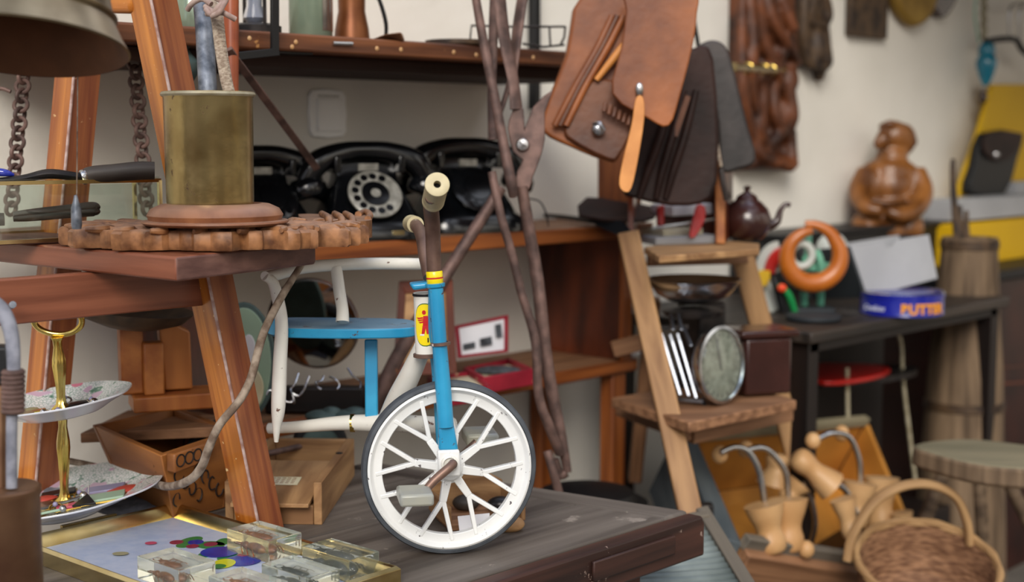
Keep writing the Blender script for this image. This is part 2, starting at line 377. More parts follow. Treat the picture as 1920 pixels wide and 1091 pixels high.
        if smooth:
            me.polygons.foreach_set('use_smooth', [True]*len(me.polygons))
            if not remesh: me.set_sharp_from_angle(angle=math.radians(angle))
        me.update()
        o = bpy.data.objects.new(name, me); C.objects.link(o)
        if root is not None:
            o.parent = root; o.location = loc-Vector(root['_w'])
            o['_w'] = tuple(loc)
        else: o.location = loc; o['_w'] = tuple(loc)
        if remesh:
            q = o.modifiers.new('remesh', 'REMESH'); q.mode = 'VOXEL'; q.voxel_size = remesh; q.use_smooth_shade = True
            q = o.modifiers.new('smooth', 'SMOOTH'); q.factor = .6; q.iterations = 4
            bpy.context.view_layer.update()
            ev = o.evaluated_get(bpy.context.evaluated_depsgraph_get()); m2 = bpy.data.meshes.new_from_object(ev)
            o.modifiers.clear(); o.data = m2; m2.name = name
            if 'grain' in m2.attributes: m2.attributes.remove(m2.attributes['grain'])
            a = m2.attributes.new('grain', 'FLOAT_VECTOR', 'POINT'); a.data.foreach_set('vector', [c for v in m2.vertices for c in v.co])
            m2.polygons.foreach_set('use_smooth', [True]*len(m2.polygons))
            if len(m2.materials) == 0: m2.materials.append(MT[names[0]])
        if bevel:
            q = o.modifiers.new('bevel', 'BEVEL'); q.width = bevel; q.segments = seg; q.limit_method = 'ANGLE'; q.angle_limit = math.radians(35)
        if sub:
            q = o.modifiers.new('sub', 'SUBSURF'); q.levels = q.render_levels = sub
        return o
def tag(o, label, cat, group=None, kind=None):
    if label: o['label'] = label
    if cat: o['category'] = cat
    if group: o['group'] = group
    if kind: o['kind'] = kind
    return o
def T(name, label, cat, loc, group=None):
    o = bpy.data.objects.new(name, None); C.objects.link(o); o.location = loc; o['_w'] = tuple(loc); o.empty_display_size = .02
    return tag(o, label, cat, group)
def quad(mb, pts, ext): return mb.prism(PX(pts), ext)
# ================= the setting =================
WY = 2.15
tag(MB().box((3.2, WY+.1, 1.6), (9.6, .2, 3.3)).build('wall_back', 'plaster'), None, None, kind='structure')
# unseen roof slab added to shade the right-hand side of the stall
tag(MB().box((5.5, .95, 2.38), (5.0, 2.38, .05)).build('added_shade_roof', 'dark_wood'), None, None, kind='structure')
tag(MB().box((3.2, -.2, -.05), (9.6, 4.9, .1)).build('floor', 'floor'), None, None, kind='structure')
DW = P(870, 400, 1)-CAM
# ================= big market table =================
TZ = .75
t = T('market_table', 'long weathered grey-brown wooden table carrying the tricycle and the brass tray', 'table', (.6, 1.55, 0))
pc = PZ(1290, 958, TZ); pb = PZ(1013, 915, TZ); yf = 1.275
ends = (pb-pc).normalized(); bk = pc+ends*(.60)
def rowx(y): return pc.x+(bk.x-pc.x)*(y-pc.y)/(bk.y-pc.y)
y0 = pc.y; ny = 4; ye = bk.y
for i in range(ny):
    a = y0+(ye-y0)*i/ny+.001; b = y0+(ye-y0)*(i+1)/ny-.001
    MB().prism([(-1.1, a, TZ-.025), (rowx(a)-.055, a, TZ-.025), (rowx(b)-.055, b, TZ-.025), (-1.1, b, TZ-.025)], (0, 0, .025), gd=Vector((1, 0, 0))).build('table_board', 'table_wood', t, bevel=.003)
MB().prism([(rowx(y0)-.053, y0, TZ-.06), (rowx(y0), y0, TZ-.06), (rowx(ye), ye, TZ-.06), (rowx(ye)-.053, ye, TZ-.06)], (0, 0, .061), gd=ends).build('end_board', 'table_wood', t, bevel=.005)
fr = MB(); fr.prism([(-1.1, y0-.002, TZ-.062), (pc.x+.002, y0-.002, TZ-.062), (pc.x+.002, y0-.002, TZ-.012), (pc.x-.004, y0-.002, TZ-.001), (-1.1, y0-.002, TZ-.001)], (0, -.028, 0), gd=Vector((1, 0, 0)))
fr.build('front_rail', 'table_apron', t, bevel=.004)
MB().beam(Vector((1.42, y0-.033, TZ-.028)), Vector((1.60, y0-.033, TZ-.028)), .028, .006, up=Vector((0, 1, 0))).build('inset_panel', 'table_apron', t, bevel=.002)
for x, y in ((pc.x-.14, y0+.03), (pc.x-.14, ye-.06), (-.9, y0+.03), (-.9, ye-.06)):
    MB().beam(Vector((x, y, 0)), Vector((x, y, TZ-.06)), .06, .06, up=Vector((1, 0, 0))).build('leg', 'table_apron', t, bevel=.004)
MB().box(((pc.x-1.1)/2, y0+.03, TZ-.085), (pc.x+.8, .025, .05)).build('apron', 'table_apron', t)
# ================= bookcase under the phones =================
BX0, BX1, BY0, BY1, BZ = 1.30, 2.35, 1.90, 2.145, 1.12
t = T('open_bookcase', 'reddish brown open wooden bookcase under the black telephones', 'bookcase', (1.8, 2.02, 0))
def plank(x0, x1, y0_, y1, z0, z1): return MB().box(((x0+x1)/2, (y0_+y1)/2, (z0+z1)/2), (x1-x0, y1-y0_, z1-z0))
def edged(nm, x0, x1, z1, th):
    plank(x0, x1, BY0+.004, BY1, z1-th, z1).build(nm, 'pine_dark', t)
    plank(x0, x1, BY0-.008, BY0+.004, z1-th-.004, z1).build('edge_band', 'shelf_edge', t, bevel=.003)
edged('top_board', BX0-.03, BX1+.08, BZ, .025)
edged('shelf_board', BX0+.02, BX1+.03, .83, .022)
plank(BX1-.02, BX1, BY0, BY1, .831, BZ-.026).build('side_panel', 'mahogany', t)
plank(BX0, BX0+.02, BY0, BY1, .0, BZ-.026).build('side_panel', 'mahogany', t)
plank(BX1-.026, BX1+.004, BY0-.012, BY0, .831, BZ-.03).build('edge_band', 'shelf_edge', t, bevel=.002)
for yy in (BY0, BY1-.04):
    plank(BX1-.045, BX1, yy, yy+.035, 0, .806).build('leg', 'shelf_edge', t, bevel=.003)
plank(BX0+.02, BX0+.06, BY0, BY0+.035, 0, .806).build('leg', 'shelf_edge', t, bevel=.003)
tag(MB().lathe([(0, 0), (.075, 0), (.08, .01), (.06, .012), (0, .01)], PY(1150, 664, 2.0)).build('saucer', 'switch_white'), 'small pale dish standing past the right end of the lower bookcase shelf', 'dish')
# ================= high wall shelf =================
t = T('wall_shelf', 'rough dark wooden shelf board with pale nail heads high on the wall', 'shelf', (1.9, 2.0, 1.4))
SX0, SX1 = 1.02, 2.2
MB().box(((SX0+SX1)/2, 1.975, 1.45), (SX1-SX0, .35, .028)).build('board', 'old_shelf', t, bevel=.004)
MB().box(((SX0+SX1)/2, 2.0, 1.424), (SX1-SX0, .28, .02)).build('batten', 'shelf_dark', t)
for px, py in ((468, 72), (555, 79), (707, 91), (752, 93), (851, 98), (893, 103), (548, 88), (1000, 108)):
    MB().ell(PY(px, py, 1.80), (.004, .002, .004), ax=(Vector((1, 0, 0)), Vector((0, 1, 0)), Z), n=8, m=6).build('nail_head', 'last_wood', t)
MB().tube([PY(624, 81, 1.798), PY(660, 82, 1.798)], .0035, n=8).build('metal_pin', 'silver', t)
sb = T('shelf_strap', 'black metal strap wrapped around the left part of the wall shelf', 'bracket', PY(515, 60, 1.79))
for nm, pts in (('upright', [(515, -40, 1.78), (515, 93, 1.78)]), ('lower_band', [(522, 97, 1.78), (440, 106, 1.78)])):
    a, b = [PY(*q) for q in pts]; MB().beam(a, b, .006, .014 if nm == 'upright' else .012, up=Vector((1, 0, 0)) if nm == 'upright' else Z).build(nm, 'black_paint', sb, bevel=.001)
MB().box(PY(475, 96, 1.90)-Z*.004, (.10, .18, .006)).build('base_plate', 'black_paint', sb)
tag(MB().beam(PY(1002, -60, 2.13), PY(1002, 205, 2.13), .02, .02).build('wall_upright', 'black_paint', bevel=.002), 'black iron upright fixed to the wall behind the big tongs', 'bracket')
# ================= light switch =================
o = PY(611, 213, WY-.0005); X1 = Vector((1, 0, 0)); Yn = Vector((0, -1, 0))
t = T('light_switch', 'white plastic light switch with rounded sides on the wall above the phones', 'light switch', o)
w, h = .046, .044
MB().prism([o+X1*a*w+Z*b*h for a, b in ((-.8, -1), (.8, -1), (.95, -.4), (1, 0), (.95, .4), (.8, 1), (-.8, 1), (-.95, .4), (-1, 0), (-.95, -.4))], Yn*.008, smooth=2).build('cover', 'switch_white', t, bevel=.002)
MB().box(o+Yn*.010-Z*.003, (.058, .006, .062)).build('rocker', 'switch_white', t, bevel=.002)
MB().box(o+Yn*.0085+Z*.033, (.05, .002, .003)).build('seam', 'dial_ring', t)
# ================= A-frame trestle (left) =================
A1 = V(-.75, .66).normalized(); B1 = V(.49, .87).normalized()
lad = T('wooden_trestle', 'varnished orange-brown wooden A-frame trestle with a thick step, left side', 'trestle', PZ(488, 985, TZ))
def leg(a, b, nm='leg', m='ladder_wood'):
    ax = (b-a).normalized(); w, h = .05, .05
    def c(p, i, j): return p+A1*(i*w/2)+B1*(j*h/2)
    mb = MB(); mb.use(m); r = random.random()*3
    vs = [c(p, i, j) for p in (a, b) for i, j in ((-1, -1), (1, -1), (1, 1), (-1, 1))]; L = (b-a).length
    gs = [(l, i*w/2+r, j*h/2) for l in (0, L) for i, j in ((-1, -1), (1, -1), (1, 1), (-1, 1))]
    mb.add(vs, [(0, 1, 2, 3), (7, 6, 5, 4), (0, 4, 5, 1), (1, 5, 6, 2), (2, 6, 7, 3)], gs)
    mb.use('ladder_shade'); mb.add([vs[i] for i in (3, 7, 4, 0)], [(0, 1, 2, 3)], [gs[i] for i in (3, 7, 4, 0)])
    o = mb.build(nm, None, lad)
    e0 = c(a, -1, -1); e1 = c(b, -1, -1); d = (-A1-B1)*.0005
    MB().beam(e0+d, e1+d, .0035, .0035, up=B1).build('worn_edge', 'worn_edge', o, bevel=.001)
    return o
lb = PZ(491, 998, TZ)
leg(lb, P(268, -90, 1.86))
l2 = P(68, 918, 2.12); l2.z = TZ
leg(l2, P(155, 40, 2.02))
Cc = P(330, 482, 1.67); zt = 1.162
Cc = PZ(330, 482, zt); Bb = Cc+B1*.285; Aa = Cc+A1*.62
mb = MB().use('step_wood'); e = Z*-.029
pts = [Cc, Cc+B1*.265, Cc+B1*.28+A1*.012, Cc+B1*.285+A1*.04, Aa+B1*.285, Aa]
mb.prism(pts, e, gd=A1)
mb.mats.append('endgrain'); mb.m[-6] = 1; mb.m[-5] = 1
mb.build('step', None, lad, bevel=.003)
ap0 = PZ(-90, 552, 1.113); ap1 = PZ(372, 540, 1.098)
ap0 = P(-120, 549, 1.66); ap1 = P(380, 534, 1.93); ap0.z = ap1.z = 1.104
apo = MB().beam(ap0, ap1, .022, .056).build('apron', 'step_wood', lad, bevel=.002)
MB().tube([P(22, 573, 1.70), P(24, 571, 1.67)], .0042, n=10).build('nail', 'steel_grey', apo)
MB().tube([P(22, 573, 1.69), P(14, 577, 1.69), P(14, 592, 1.69)], .0008, n=6).build('wire', 'iron_rust', apo)
MB().beam(P(262, 4, 1.87), P(120, 2, 1.96), .03, .03).build('rung', 'ladder_wood', lad, bevel=.006)
MB().tube([P(433, -30, 2.12), P(433, 172, 2.12), P(430, 240, 2.12)], [.012, .0115, .011], n=14).build('red_post', 'red_wood')
tag(bpy.data.objects['red_post'], 'slim red-brown turned post behind the brass pot', 'post')
# ================= brass pot =================
pz = 1.1925; pc_ = PZ(402, 407, pz)
pot = T('brass_pot', 'tall aged brass cylinder pot standing on a round wooden base', 'pot', pc_)
R0 = .0555
bz = Vector((pc_.x, pc_.y, pz)); ctr = P(395, 400, 1.80); ctr = Vector((ctr.x, ctr.y, pz))
MB().lathe([(0, .022), (R0-.002, .022), (R0-.001, .03), (R0, .158), (R0+.001, .160), (R0+.001, .166), (R0-.004, .166), (R0-.004, .03), (0, .028)], ctr, cap=False, n=64).build('cylinder', 'aged_brass', pot)
MB().lathe([(R0-.004, .160), (R0+.002, .160), (R0+.0035, .1625), (R0+.002, .1655), (R0-.004, .1655)], ctr, cap=False, n=64).build('rim', 'brass_rim', pot)
MB().lathe([(0, 0), (.088, 0), (.092, .003), (.091, .005), (.083, .006), (.085, .012), (.08, .020), (.068, .0255), (.058, .0265), (.054, .022), (0, .022)], ctr+V(.006, 0), cap=False, n=64).build('wooden_base', 'base_wood', pot)
st = MB().tube([P(372, -60, 1.86), P(382, 30, 1.83), P(386, 100, 1.81), P(390, 178, 1.79), P(394, 300, 1.80)], [.0125, .0123, .0118, .0118, .0118], n=16).build('metal_rod', 'steel_grey')
tag(st, 'dented grey metal rod standing in the brass pot', 'rod')
rp_ = T('braided_cord', 'pale braided cord with a knotted leather lace coming out of the brass pot', 'cord', P(430, 170, 1.80))
cp = [P(392, -5, 1.80), P(406, 30, 1.79), P(414, 90, 1.79), P(424, 150, 1.79), P(432, 185, 1.79), P(436, 240, 1.80)]
MB().tube(cp, [.007, .0085, .0085, .0085, .008, .008], n=14, flat=.6).build('cord', 'cord', rp_)
for pts in ([(352, 18, 1.79), (362, 5, 1.78), (380, -2, 1.775), (396, 8, 1.77)], [(385, 12, 1.775), (400, 22, 1.765), (412, 18, 1.765), (420, 5, 1.77), (428, -10, 1.77)],
            [(388, 26, 1.77), (404, 24, 1.76), (418, 24, 1.76), (430, 30, 1.76), (441, 36, 1.765)], [(386, 17, 1.765), (396, 27, 1.76), (409, 14, 1.755), (416, 4, 1.76), (404, -4, 1.765)], [(398, 30, 1.76), (410, 24, 1.75), (418, 10, 1.755), (424, 0, 1.76)]):
    MB().tube(PX(pts), .0036, n=10).build('lace', 'leather_lace', rp_)
# ================= carved panel =================
cen = P(403, 432, 1.85); cen.z = 1.164
def carve():
    mb = MB(); N = 240; ring = []
    for i in range(N):
        a = 2*PI*i/N; lob = abs(math.sin(a*11+.6*math.sin(3*a)))
        w1_ = math.sin(a*12+.8*math.sin(2*a)); w2_ = math.sin(a*27+1.3)
        r = .93+.055*max(-1, min(1, w1_*4))+.030*max(-1, min(1, w2_*5))
        tip = 1.0
        ring.append((.197*r*math.cos(a), .128*r*math.sin(a)))
    o_ = cen
    levels = [(0, .985), (.003, 1.0), (.020, 1.0), (.0235, .98), (.0215, .93), (.0255, .88), (.0205, .80), (.026, .70), (.0275, 0)]
    vs = []
    for z, s in levels:
        for i, (x, y) in enumerate(ring):
            k = s if s > .7 else s*(1+0)
            wob = .003*math.sin(i*.9+z*300)*math.sin(i*.23) if 0 < s < .95 else 0
            vs.append(o_+V(x*k, y*k, z+wob))
    n = N; fs = [(i*n+j, i*n+(j+1) % n, (i+1)*n+(j+1) % n, (i+1)*n+j) for i in range(len(levels)-2) for j in range(n)]
    vs = vs[:(len(levels)-1)*n]+[o_+Z*.0275]; e = len(vs)-1; b = (len(levels)-2)*n
    fs += [(b+j, b+(j+1) % n, e) for j in range(n)]+[tuple(range(n))[::-1]]
    mb.add(vs, fs)
    for i in range(22):   # leaf scrolls
        a = 2*PI*(i+.5)/22; c = o_+V(.205*.86*math.cos(a), .128*.86*math.sin(a), .024)
        d = V(math.cos(a), math.sin(a)).normalized(); s_ = V(-math.sin(a), math.cos(a))
        mb.tube([c+d*.014, c+s_*.010, c-d*.016, c-d*.03-s_*.012], [.003, .0055, .005, .002], n=8, k=4)
    return mb
cpn = T('carved_ornament', 'carved wooden ornament panel with scalloped leafy edge under the brass pot', 'carving', cen)
carve().build('leafy_board', 'carved_wood', cpn, angle=38)
tipm = MB(); tz = 1.166
pts = [(585, 432), (640, 420), (672, 404), (686, 402), (692, 412), (691, 436), (688, 444), (640, 450), (590, 456)]
tip = [PZ(600, 452, tz), PZ(690, 447, tz), PZ(694, 440, tz), PZ(690, 434, tz), PZ(664, 434, tz), PZ(655, 440, tz), PZ(640, 434, tz), PZ(560, 432, tz)]
tipm.prism(tip, Z*.024, smooth=3)
for px in (618, 642, 662): tipm.tube([PZ(px, 450, tz)+Z*.001, PZ(px, 450, tz)+Z*.027, PZ(px-14, 436, tz)+Z*.027], .0048, n=8, k=3)
tipm.tube([PZ(690, 444, tz)+Z*.024, PZ(694, 438, tz)+Z*.026, PZ(686, 430, tz)+Z*.026, PZ(672, 436, tz)+Z*.026], .005, n=8)
tipm.build('scroll_end', 'carved_wood', cpn, angle=60)
# ================= glass case with tools =================
gc = T('glass_case', 'glass display case with thin brass edges on the step, left of the brass pot', 'display case', P(120, 435, 1.95))
d0 = 1.87; z0 = 1.163
q1 = PZ(300, 433, z0); 
def cs(px, d, z): p = P(px, 300, d); return Vector((p.x, p.y, z))
c1 = cs(298, 1.96, z0); c2 = cs(-60, 1.80, z0); c3 = c2+(B1*.0+V(-.08, .17)); c4 = c1+V(-.08, .17)
zt_ = 1.243
for a, b in ((c1, c2), (c2, c3), (c3, c4), (c4, c1)):
    for z in (z0+.004, zt_):
        A_ = Vector((a.x, a.y, z)); B_ = Vector((b.x, b.y, z)); MB().beam(A_, B_, .005, .005).build('brass_edge', 'frame_brass', gc)
for a in (c1, c2, c3, c4): MB().beam(Vector((a.x, a.y, z0)), Vector((a.x, a.y, zt_)), .005, .005).build('brass_post', 'frame_brass', gc)
for a, b in ((c1, c2), (c4, c1), (c3, c4)):
    A_ = Vector((a.x, a.y, z0+.006)); B_ = Vector((b.x, b.y, z0+.006)); nrm = (B_-A_).cross(Z).normalized()*.002
    MB().prism([A_, B_, B_+Z*.07, A_+Z*.07], nrm).build('glass_pane', 'glass_sheet', gc)
MB().prism([Vector((a.x, a.y, zt_+.003)) for a in (c1, c2, c3, c4)], Z*.002).build('glass_top', 'glass_sheet', gc)
MB().prism([Vector((a.x, a.y, z0)) for a in (c1, c2, c3, c4)], Z*.003).build('base', 'endgrain', gc)
tl = T('hedge_shears', 'old metal tool with a dark wooden handle lying on top of the glass case', 'tool', P(150, 335, 1.90))
MB().tube([P(155, 334, 1.91), P(170, 328, 1.91), P(215, 324, 1.915), P(260, 320, 1.92), P(290, 320, 1.925)], [.0095, .0115, .012, .0125, .012], n=16).build('handle', 'dark_handle', tl)
MB().tube([P(-40, 340, 1.88), P(40, 335, 1.885), P(90, 326, 1.89), P(135, 330, 1.90), P(160, 333, 1.91)], [.004, .008, .011, .010, .0085], n=12, flat=.6).build('blade', 'iron_dark', tl)
MB().lathe([(.0095, 0), (.0105, .002), (.0105, .006), (.0095, .008)], P(152, 333, 1.905), ax=P(170, 328, 1.91)-P(152, 333, 1.905), n=20).build('ferrule', 'silver', tl)
kn = T('clasp_knife', 'dark clasp knife lying inside the glass case', 'knife', P(100, 405, 1.93))
for dz in (-4, 4): MB().tube([P(25, 406+dz, 1.90), P(60, 403+dz, 1.91), P(130, 396+dz, 1.93), P(175, 392+dz, 1.94), P(183, 396+dz, 1.94)], [.004, .0055, .0065, .007, .004], n=12).build('scale', 'dark_handle', kn)
MB().tube([P(-20, 412, 1.89), P(8, 411, 1.895)], [.009, .0085], n=12).build('pommel', 'iron_dark', kn)
tag(MB().tube([P(-10, 322, 1.88), P(10, 324, 1.88), P(26, 328, 1.885)], [.006, .005, .002], n=10).build('enamel_pin', 'grape_blue'), 'small blue and gold trinket on the case at the left picture edge', 'trinket')
# plumb weight
pl = T('plumb_line', 'thin cord with a dark pointed plumb weight hanging in front of the glass case', 'plumb line', P(143, 420, 1.72))
MB().tube([P(147, -30, 1.72), P(144, 365, 1.72)], .0008, n=6).build('cord', 'cable', pl)
MB().lathe([(0, 0), (.0055, .0005), (.0065, .006), (.006, .026), (.0035, .034), (.002, .041), (0, .042)], P(144, 430, 1.72), n=20).build('weight', 'steel_grey', pl)
# chains
def chain(px0, py0, px1, py1, d, label, n, r):
    t = T('iron_chain', label, 'chain', P(px1, py1, d), None); a = P(px0, py0, d); b = P(px1, py1, d); st_ = (b-a)/n; u = st_.normalized()
    for i in range(n):
        c = a+st_*(i+.5); s = (RT if i % 2 else (F*.9+RT*.4)).normalized(); hl = st_.length*.68; pts = []
        for k in range(10):
            q = 2*PI*k/10; pts.append(c+u*(hl*math.cos(q))+s*(r*1.9*math.sin(q)*(1 if abs(math.cos(q)) < .9 else .8)))
        MB().tube(pts, r*.62, n=8, k=2, closed=True).build('link', 'iron_rust', t)
chain(48, 100, 20, 400, 2.12, 'rusty iron chain hanging down by the left edge', 17, .0052)
chain(250, 90, 276, 400, 2.14, 'rusty iron chain hanging just behind the orange trestle leg', 17, .0052)
tag(MB().tube([P(-30, 175, 2.1), P(0, 166, 2.1), P(20, 172, 2.1)], .003, n=8).build('iron_hook', 'iron_rust'), 'short rusty iron hook beside the left chain', 'hook')
# ================= bell =================
bc = P(36, 90, 1.50); ax = (Z*1.0+F*.24+RT*.02).normalized()
bl = T('hanging_bell', 'large bronze bell with flared rim hanging in the upper left corner', 'bell', bc)
MB().lathe([(.112, 0), (.1135, .002), (.106, .014), (.100, .026), (.096, .034), (.0985, .037), (.0985, .040), (.094, .043), (.090, .06), (.085, .10), (.06, .14), (0, .15)], bc, ax=ax, n=96, cap=False).build('body', 'bell_bronze', bl)
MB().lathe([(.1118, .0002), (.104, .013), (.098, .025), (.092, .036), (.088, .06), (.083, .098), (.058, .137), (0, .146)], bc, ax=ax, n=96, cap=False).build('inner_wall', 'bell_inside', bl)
MB().tube([bc+ax*.145, bc+ax*.08, bc+ax*.05], [.003, .003, .012], n=12, sm=False).build('clapper', 'iron_dark', bl)
# ================= cake stand =================
sn = (Z+RT*-.13+F*-.03).normalized()
t = T('cake_stand', 'two-tier floral porcelain cake stand with a brass stem and ring handle', 'cake stand', PZ(122, 975, TZ))
lp = P(122, 948, 2.02); upz = P(117, 775, 1.98)
lobes = lambda n_, k: (lambda q, h: 1+k*math.cos(q*n_))
def plate(c, R, nm):
    pr = [(0, 0), (R*.55, 0), (R*.62, .003), (R*.75, .010), (R, .021), (R*1.004, .0225), (R, .0235), (R*.74, .0135), (R*.6, .006), (0, .004)]
    m = MB().use('porcelain_plain'); m.lathe(pr, c, ax=sn, n=96, mod=lobes(8, .012), cap=False); nf = len(m.f)
    m.mats.append('porcelain')
    for i in range(nf):
        if i >= 96*6: m.m[i] = 1
    m.build(nm, None, t)
plate(lp, .143, 'lower_plate'); plate(upz, .098, 'upper_plate')
MB().lathe([(.05, -.012), (.052, -.010), (.047, 0)], lp, ax=sn, n=48, cap=False).build('foot_ring', 'porcelain_plain', t)
def stem(a, b, nm):
    d = b-a; L = d.length; m = lambda q, h: 1+.10*math.cos(q*7+h*30)
    MB().lathe([(0, 0), (.0135, .001), (.012, .005), (.007, .010), (.0055, .02), (.0062, L*.35), (.009, L*.62), (.0085, L*.7), (.0055, L*.86), (.006, L*.95), (.0085, L), (0, L)], a, ax=d, n=28, mod=m, cap=False).build(nm, 'bright_brass', t)
top = P(107, 632, 1.96)
stem(lp+sn*.004, upz-sn*.001, 'lower_stem'); stem(upz+sn*.004, top, 'upper_stem')
ring = []; rc = P(108, 600, 1.955)
for k in range(16):
    q = 2*PI*k/16; ring.append(rc+RT*(.0335*math.cos(q))+(Z*.92-F*.3)*(.0225*math.sin(q)))
MB().tube(ring, .0042, n=12, k=3, closed=True).build('ring_handle', 'bright_brass', t)
# jewellery on both tiers
def on(c, x, y, h=.006): sx_ = RT; sy_ = (F-sn*F.dot(sn)).normalized(); sx2 = (RT-sn*RT.dot(sn)).normalized(); return c+sx2*x+sy_*y+sn*h
def tilted(a):
    sx2 = (RT-sn*RT.dot(sn)).normalized(); sy_ = sn.cross(sx2)
    return (sx2*math.cos(a)+sy_*math.sin(a), -sx2*math.sin(a)+sy_*math.cos(a), sn)
def brooch(c, x, y, kind, a, sz, m, label, cat, h=.007):
    sz *= 1.2; p = on(c, x, y, h); ax_ = tilted(a)
    tt = T(cat.replace(' ', '_'), label, cat, p, 'old jewellery on the cake stand')
    if kind == 'oval':
        MB().ell(p+sn*.002, (sz, sz*.75, .0035), ax=ax_).build('stone', m, tt)
        pts = [p+ax_[0]*(sz*1.06*math.cos(q*PI/6))+ax_[1]*(sz*.8*math.sin(q*PI/6)) for q in range(12)]
        MB().tube(pts, .0012, n=6, k=2, closed=True).build('setting', 'gold_item', tt)
    elif kind == 'box':
        MB().box(p+sn*.003, (sz*2, sz*1.2, .004), ax=ax_).build('plaque', m, tt, bevel=.001)
        MB().box(p+sn*.0006, (sz*2.15, sz*1.35, .002), ax=ax_).build('setting', 'gold_item', tt)
    elif kind == 'bar':
        MB().tube([p-ax_[0]*sz*1.6+sn*.002, p+sn*.004, p+ax_[0]*sz*1.6+sn*.005], sz*.28, n=10, flat=.5).build('bar', m, tt)
        MB().ell(p+ax_[0]*sz*1.5+sn*.006, sz*.38).build('end_bead', 'silver', tt)
    elif kind == 'ring':
        pts = [p+sn*.004+ax_[0]*(sz*.7*math.cos(q*PI/6))+(ax_[1]*.6+sn*.5)*(sz*.7*math.sin(q*PI/6)) for q in range(12)]
        MB().tube(pts, .0016, n=8, k=2, closed=True).build('band', m, tt)
        MB().ell(p+sn*(.004+sz*.4), sz*.3).build('stone', 'item_violet', tt)
    elif kind == 'tri':
        MB().prism([p+sn*.003+ax_[0]*sz-ax_[1]*sz*.6, p+sn*.003-ax_[0]*sz-ax_[1]*sz*.6, p+sn*.012+ax_[1]*sz*.8], sn*.003-F*.002).build('pendant', m, tt, bevel=.0006)
        MB().tube([p+sn*.012+ax_[1]*sz*.8, p+sn*.024+ax_[1]*sz*1.3], .0009, n=6).build('wire_loop', 'silver', tt)
for a in ((-.035, -.02, 'box', .3, .016, 'gold_item', 'gold rectangular buckle at the left of the upper plate', 'buckle'),
          (-.012, -.045, 'bar', -.9, .012, 'gold_item', 'short gold bar brooch at the front of the upper plate', 'brooch'),
          (.024, .01, 'oval', .1, .018, 'item_dark', 'dark oval brooch right of the stem on the upper plate', 'brooch'),
          (.03, -.03, 'bar', .5, .014, 'silver', 'silver bar pin leaning at the right on the upper plate', 'pin'),
          (-.005, .035, 'ring', .4, .010, 'silver', 'silver ring behind the stem on the upper plate', 'ring'),
          (-.05, .005, 'oval', .7, .014, 'beige_spot', 'beige oval brooch at the back left of the upper plate', 'brooch'),
          (.012, -.05, 'ring', 1.2, .009, 'gold_item', 'small gold ring at the front of the upper plate', 'ring'),
          (.045, -.005, 'ring', 2, .010, 'silver', 'silver ring at the right of the upper pile', 'ring'),
          (-.03, -.05, 'bar', .1, .012, 'silver', 'flat silver clip at the left front of the upper plate', 'clip'),
          (-.02, -.028, 'box', -.7, .009, 'pear_yellow', 'yellow glassy square bead on the upper plate', 'bead')):
    brooch(upz, *a)
for a in ((-.03, -.02, 'oval', .1, .024, 'silver', 'grey oval stone brooch left of the lower stem', 'brooch'),
          (-.035, .02, 'oval', .1, .016, 'item_red', 'red oval brooch at the left back of the lower plate', 'brooch'),
          (-.062, .012, 'oval', .6, .014, 'gold_item', 'gold oval locket at the left rim of the lower pile', 'locket'),
          (.050, .03, 'box', .12, .023, 'item_violet', 'violet rectangular brooch right of the lower stem', 'brooch'),
          (.082, .018, 'oval', .1, .021, 'item_red', 'red and gold oval brooch furthest right on the lower plate', 'brooch'),
          (.060, -.018, 'box', .2, .026, 'item_green', 'pale green rectangular pin with small birds on the lower plate', 'pin'),
          (.046, -.045, 'tri', 0, .014, 'item_dark', 'dark triangular earring at the front of the lower plate', 'earring'),
          (.020, -.045, 'box', .3, .013, 'item_pink', 'pink and white square earring at the front of the lower plate', 'earring'),
          (.010, -.018, 'bar', .5, .013, 'silver', 'silver stick pin crossing in front of the lower stem', 'pin'),
          (-.025, -.06, 'box', -.3, .014, 'beige_spot', 'beige angular brooch at the front left of the lower plate', 'brooch'),
          (.0, -.068, 'bar', .1, .011, 'item_green', 'small green bar brooch at the front rim of the lower plate', 'brooch'),
          (.004, -.048, 'ring', .3, .010, 'gold_item', 'gold ring in front of the lower stem', 'ring'),
          (.022, .004, 'ring', 1, .010, 'gold_item', 'gold ring just right of the lower stem', 'ring'),
          (-.02, .04, 'box', .3, .02, 'item_dark', 'dark square clasp at the back of the lower pile', 'clasp'),
          (-.06, -.04, 'oval', .3, .015, 'silver', 'silver oval medal at the left front of the lower plate', 'medal')):
    brooch(lp, *a)
# ================= brown can, bottom left =================
cc = P(0, 912, 1.53)
t = T('brown_metal_can', 'brown metal can cut off by the lower left corner', 'can', Vector((cc.x, cc.y, TZ)))
H = cc.z-TZ
MB().lathe([(0, 0), (.040, 0), (.041, .004), (.041, H-.012), (.0425, H-.008), (.0425, H-.002), (.040, H), (0, H-.002)], Vector((cc.x, cc.y, TZ)), n=64, cap=False).build('body', 'can_brown', t)
hd = T('wrapped_stick', 'grey bent stick bound with twine rising from the brown can', 'stick', cc)
MB().tube([P(22, 915, 1.52), P(22, 800, 1.52), P(26, 700, 1.52), P(22, 630, 1.53), P(6, 585, 1.54), P(-20, 560, 1.55)], [.006, .006, .007, .008, .0085, .008], n=12).build('stick', 'cloth_grey', hd)
for k in range(9): MB().lathe([(.0105, 0), (.0125, .002), (.0125, .004), (.0105, .006)], P(25, 775-9*k, 1.52), n=16).build('twine_turn', 'iron_rust', hd)
hh = T('dark_brush', 'dark rod with a black block at the lower left edge', 'brush', P(0, 900, 1.54))
MB().tube([P(2, 915, 1.54), P(2, 720, 1.54)], .0075, n=12).build('rod', 'can_brown', hh)
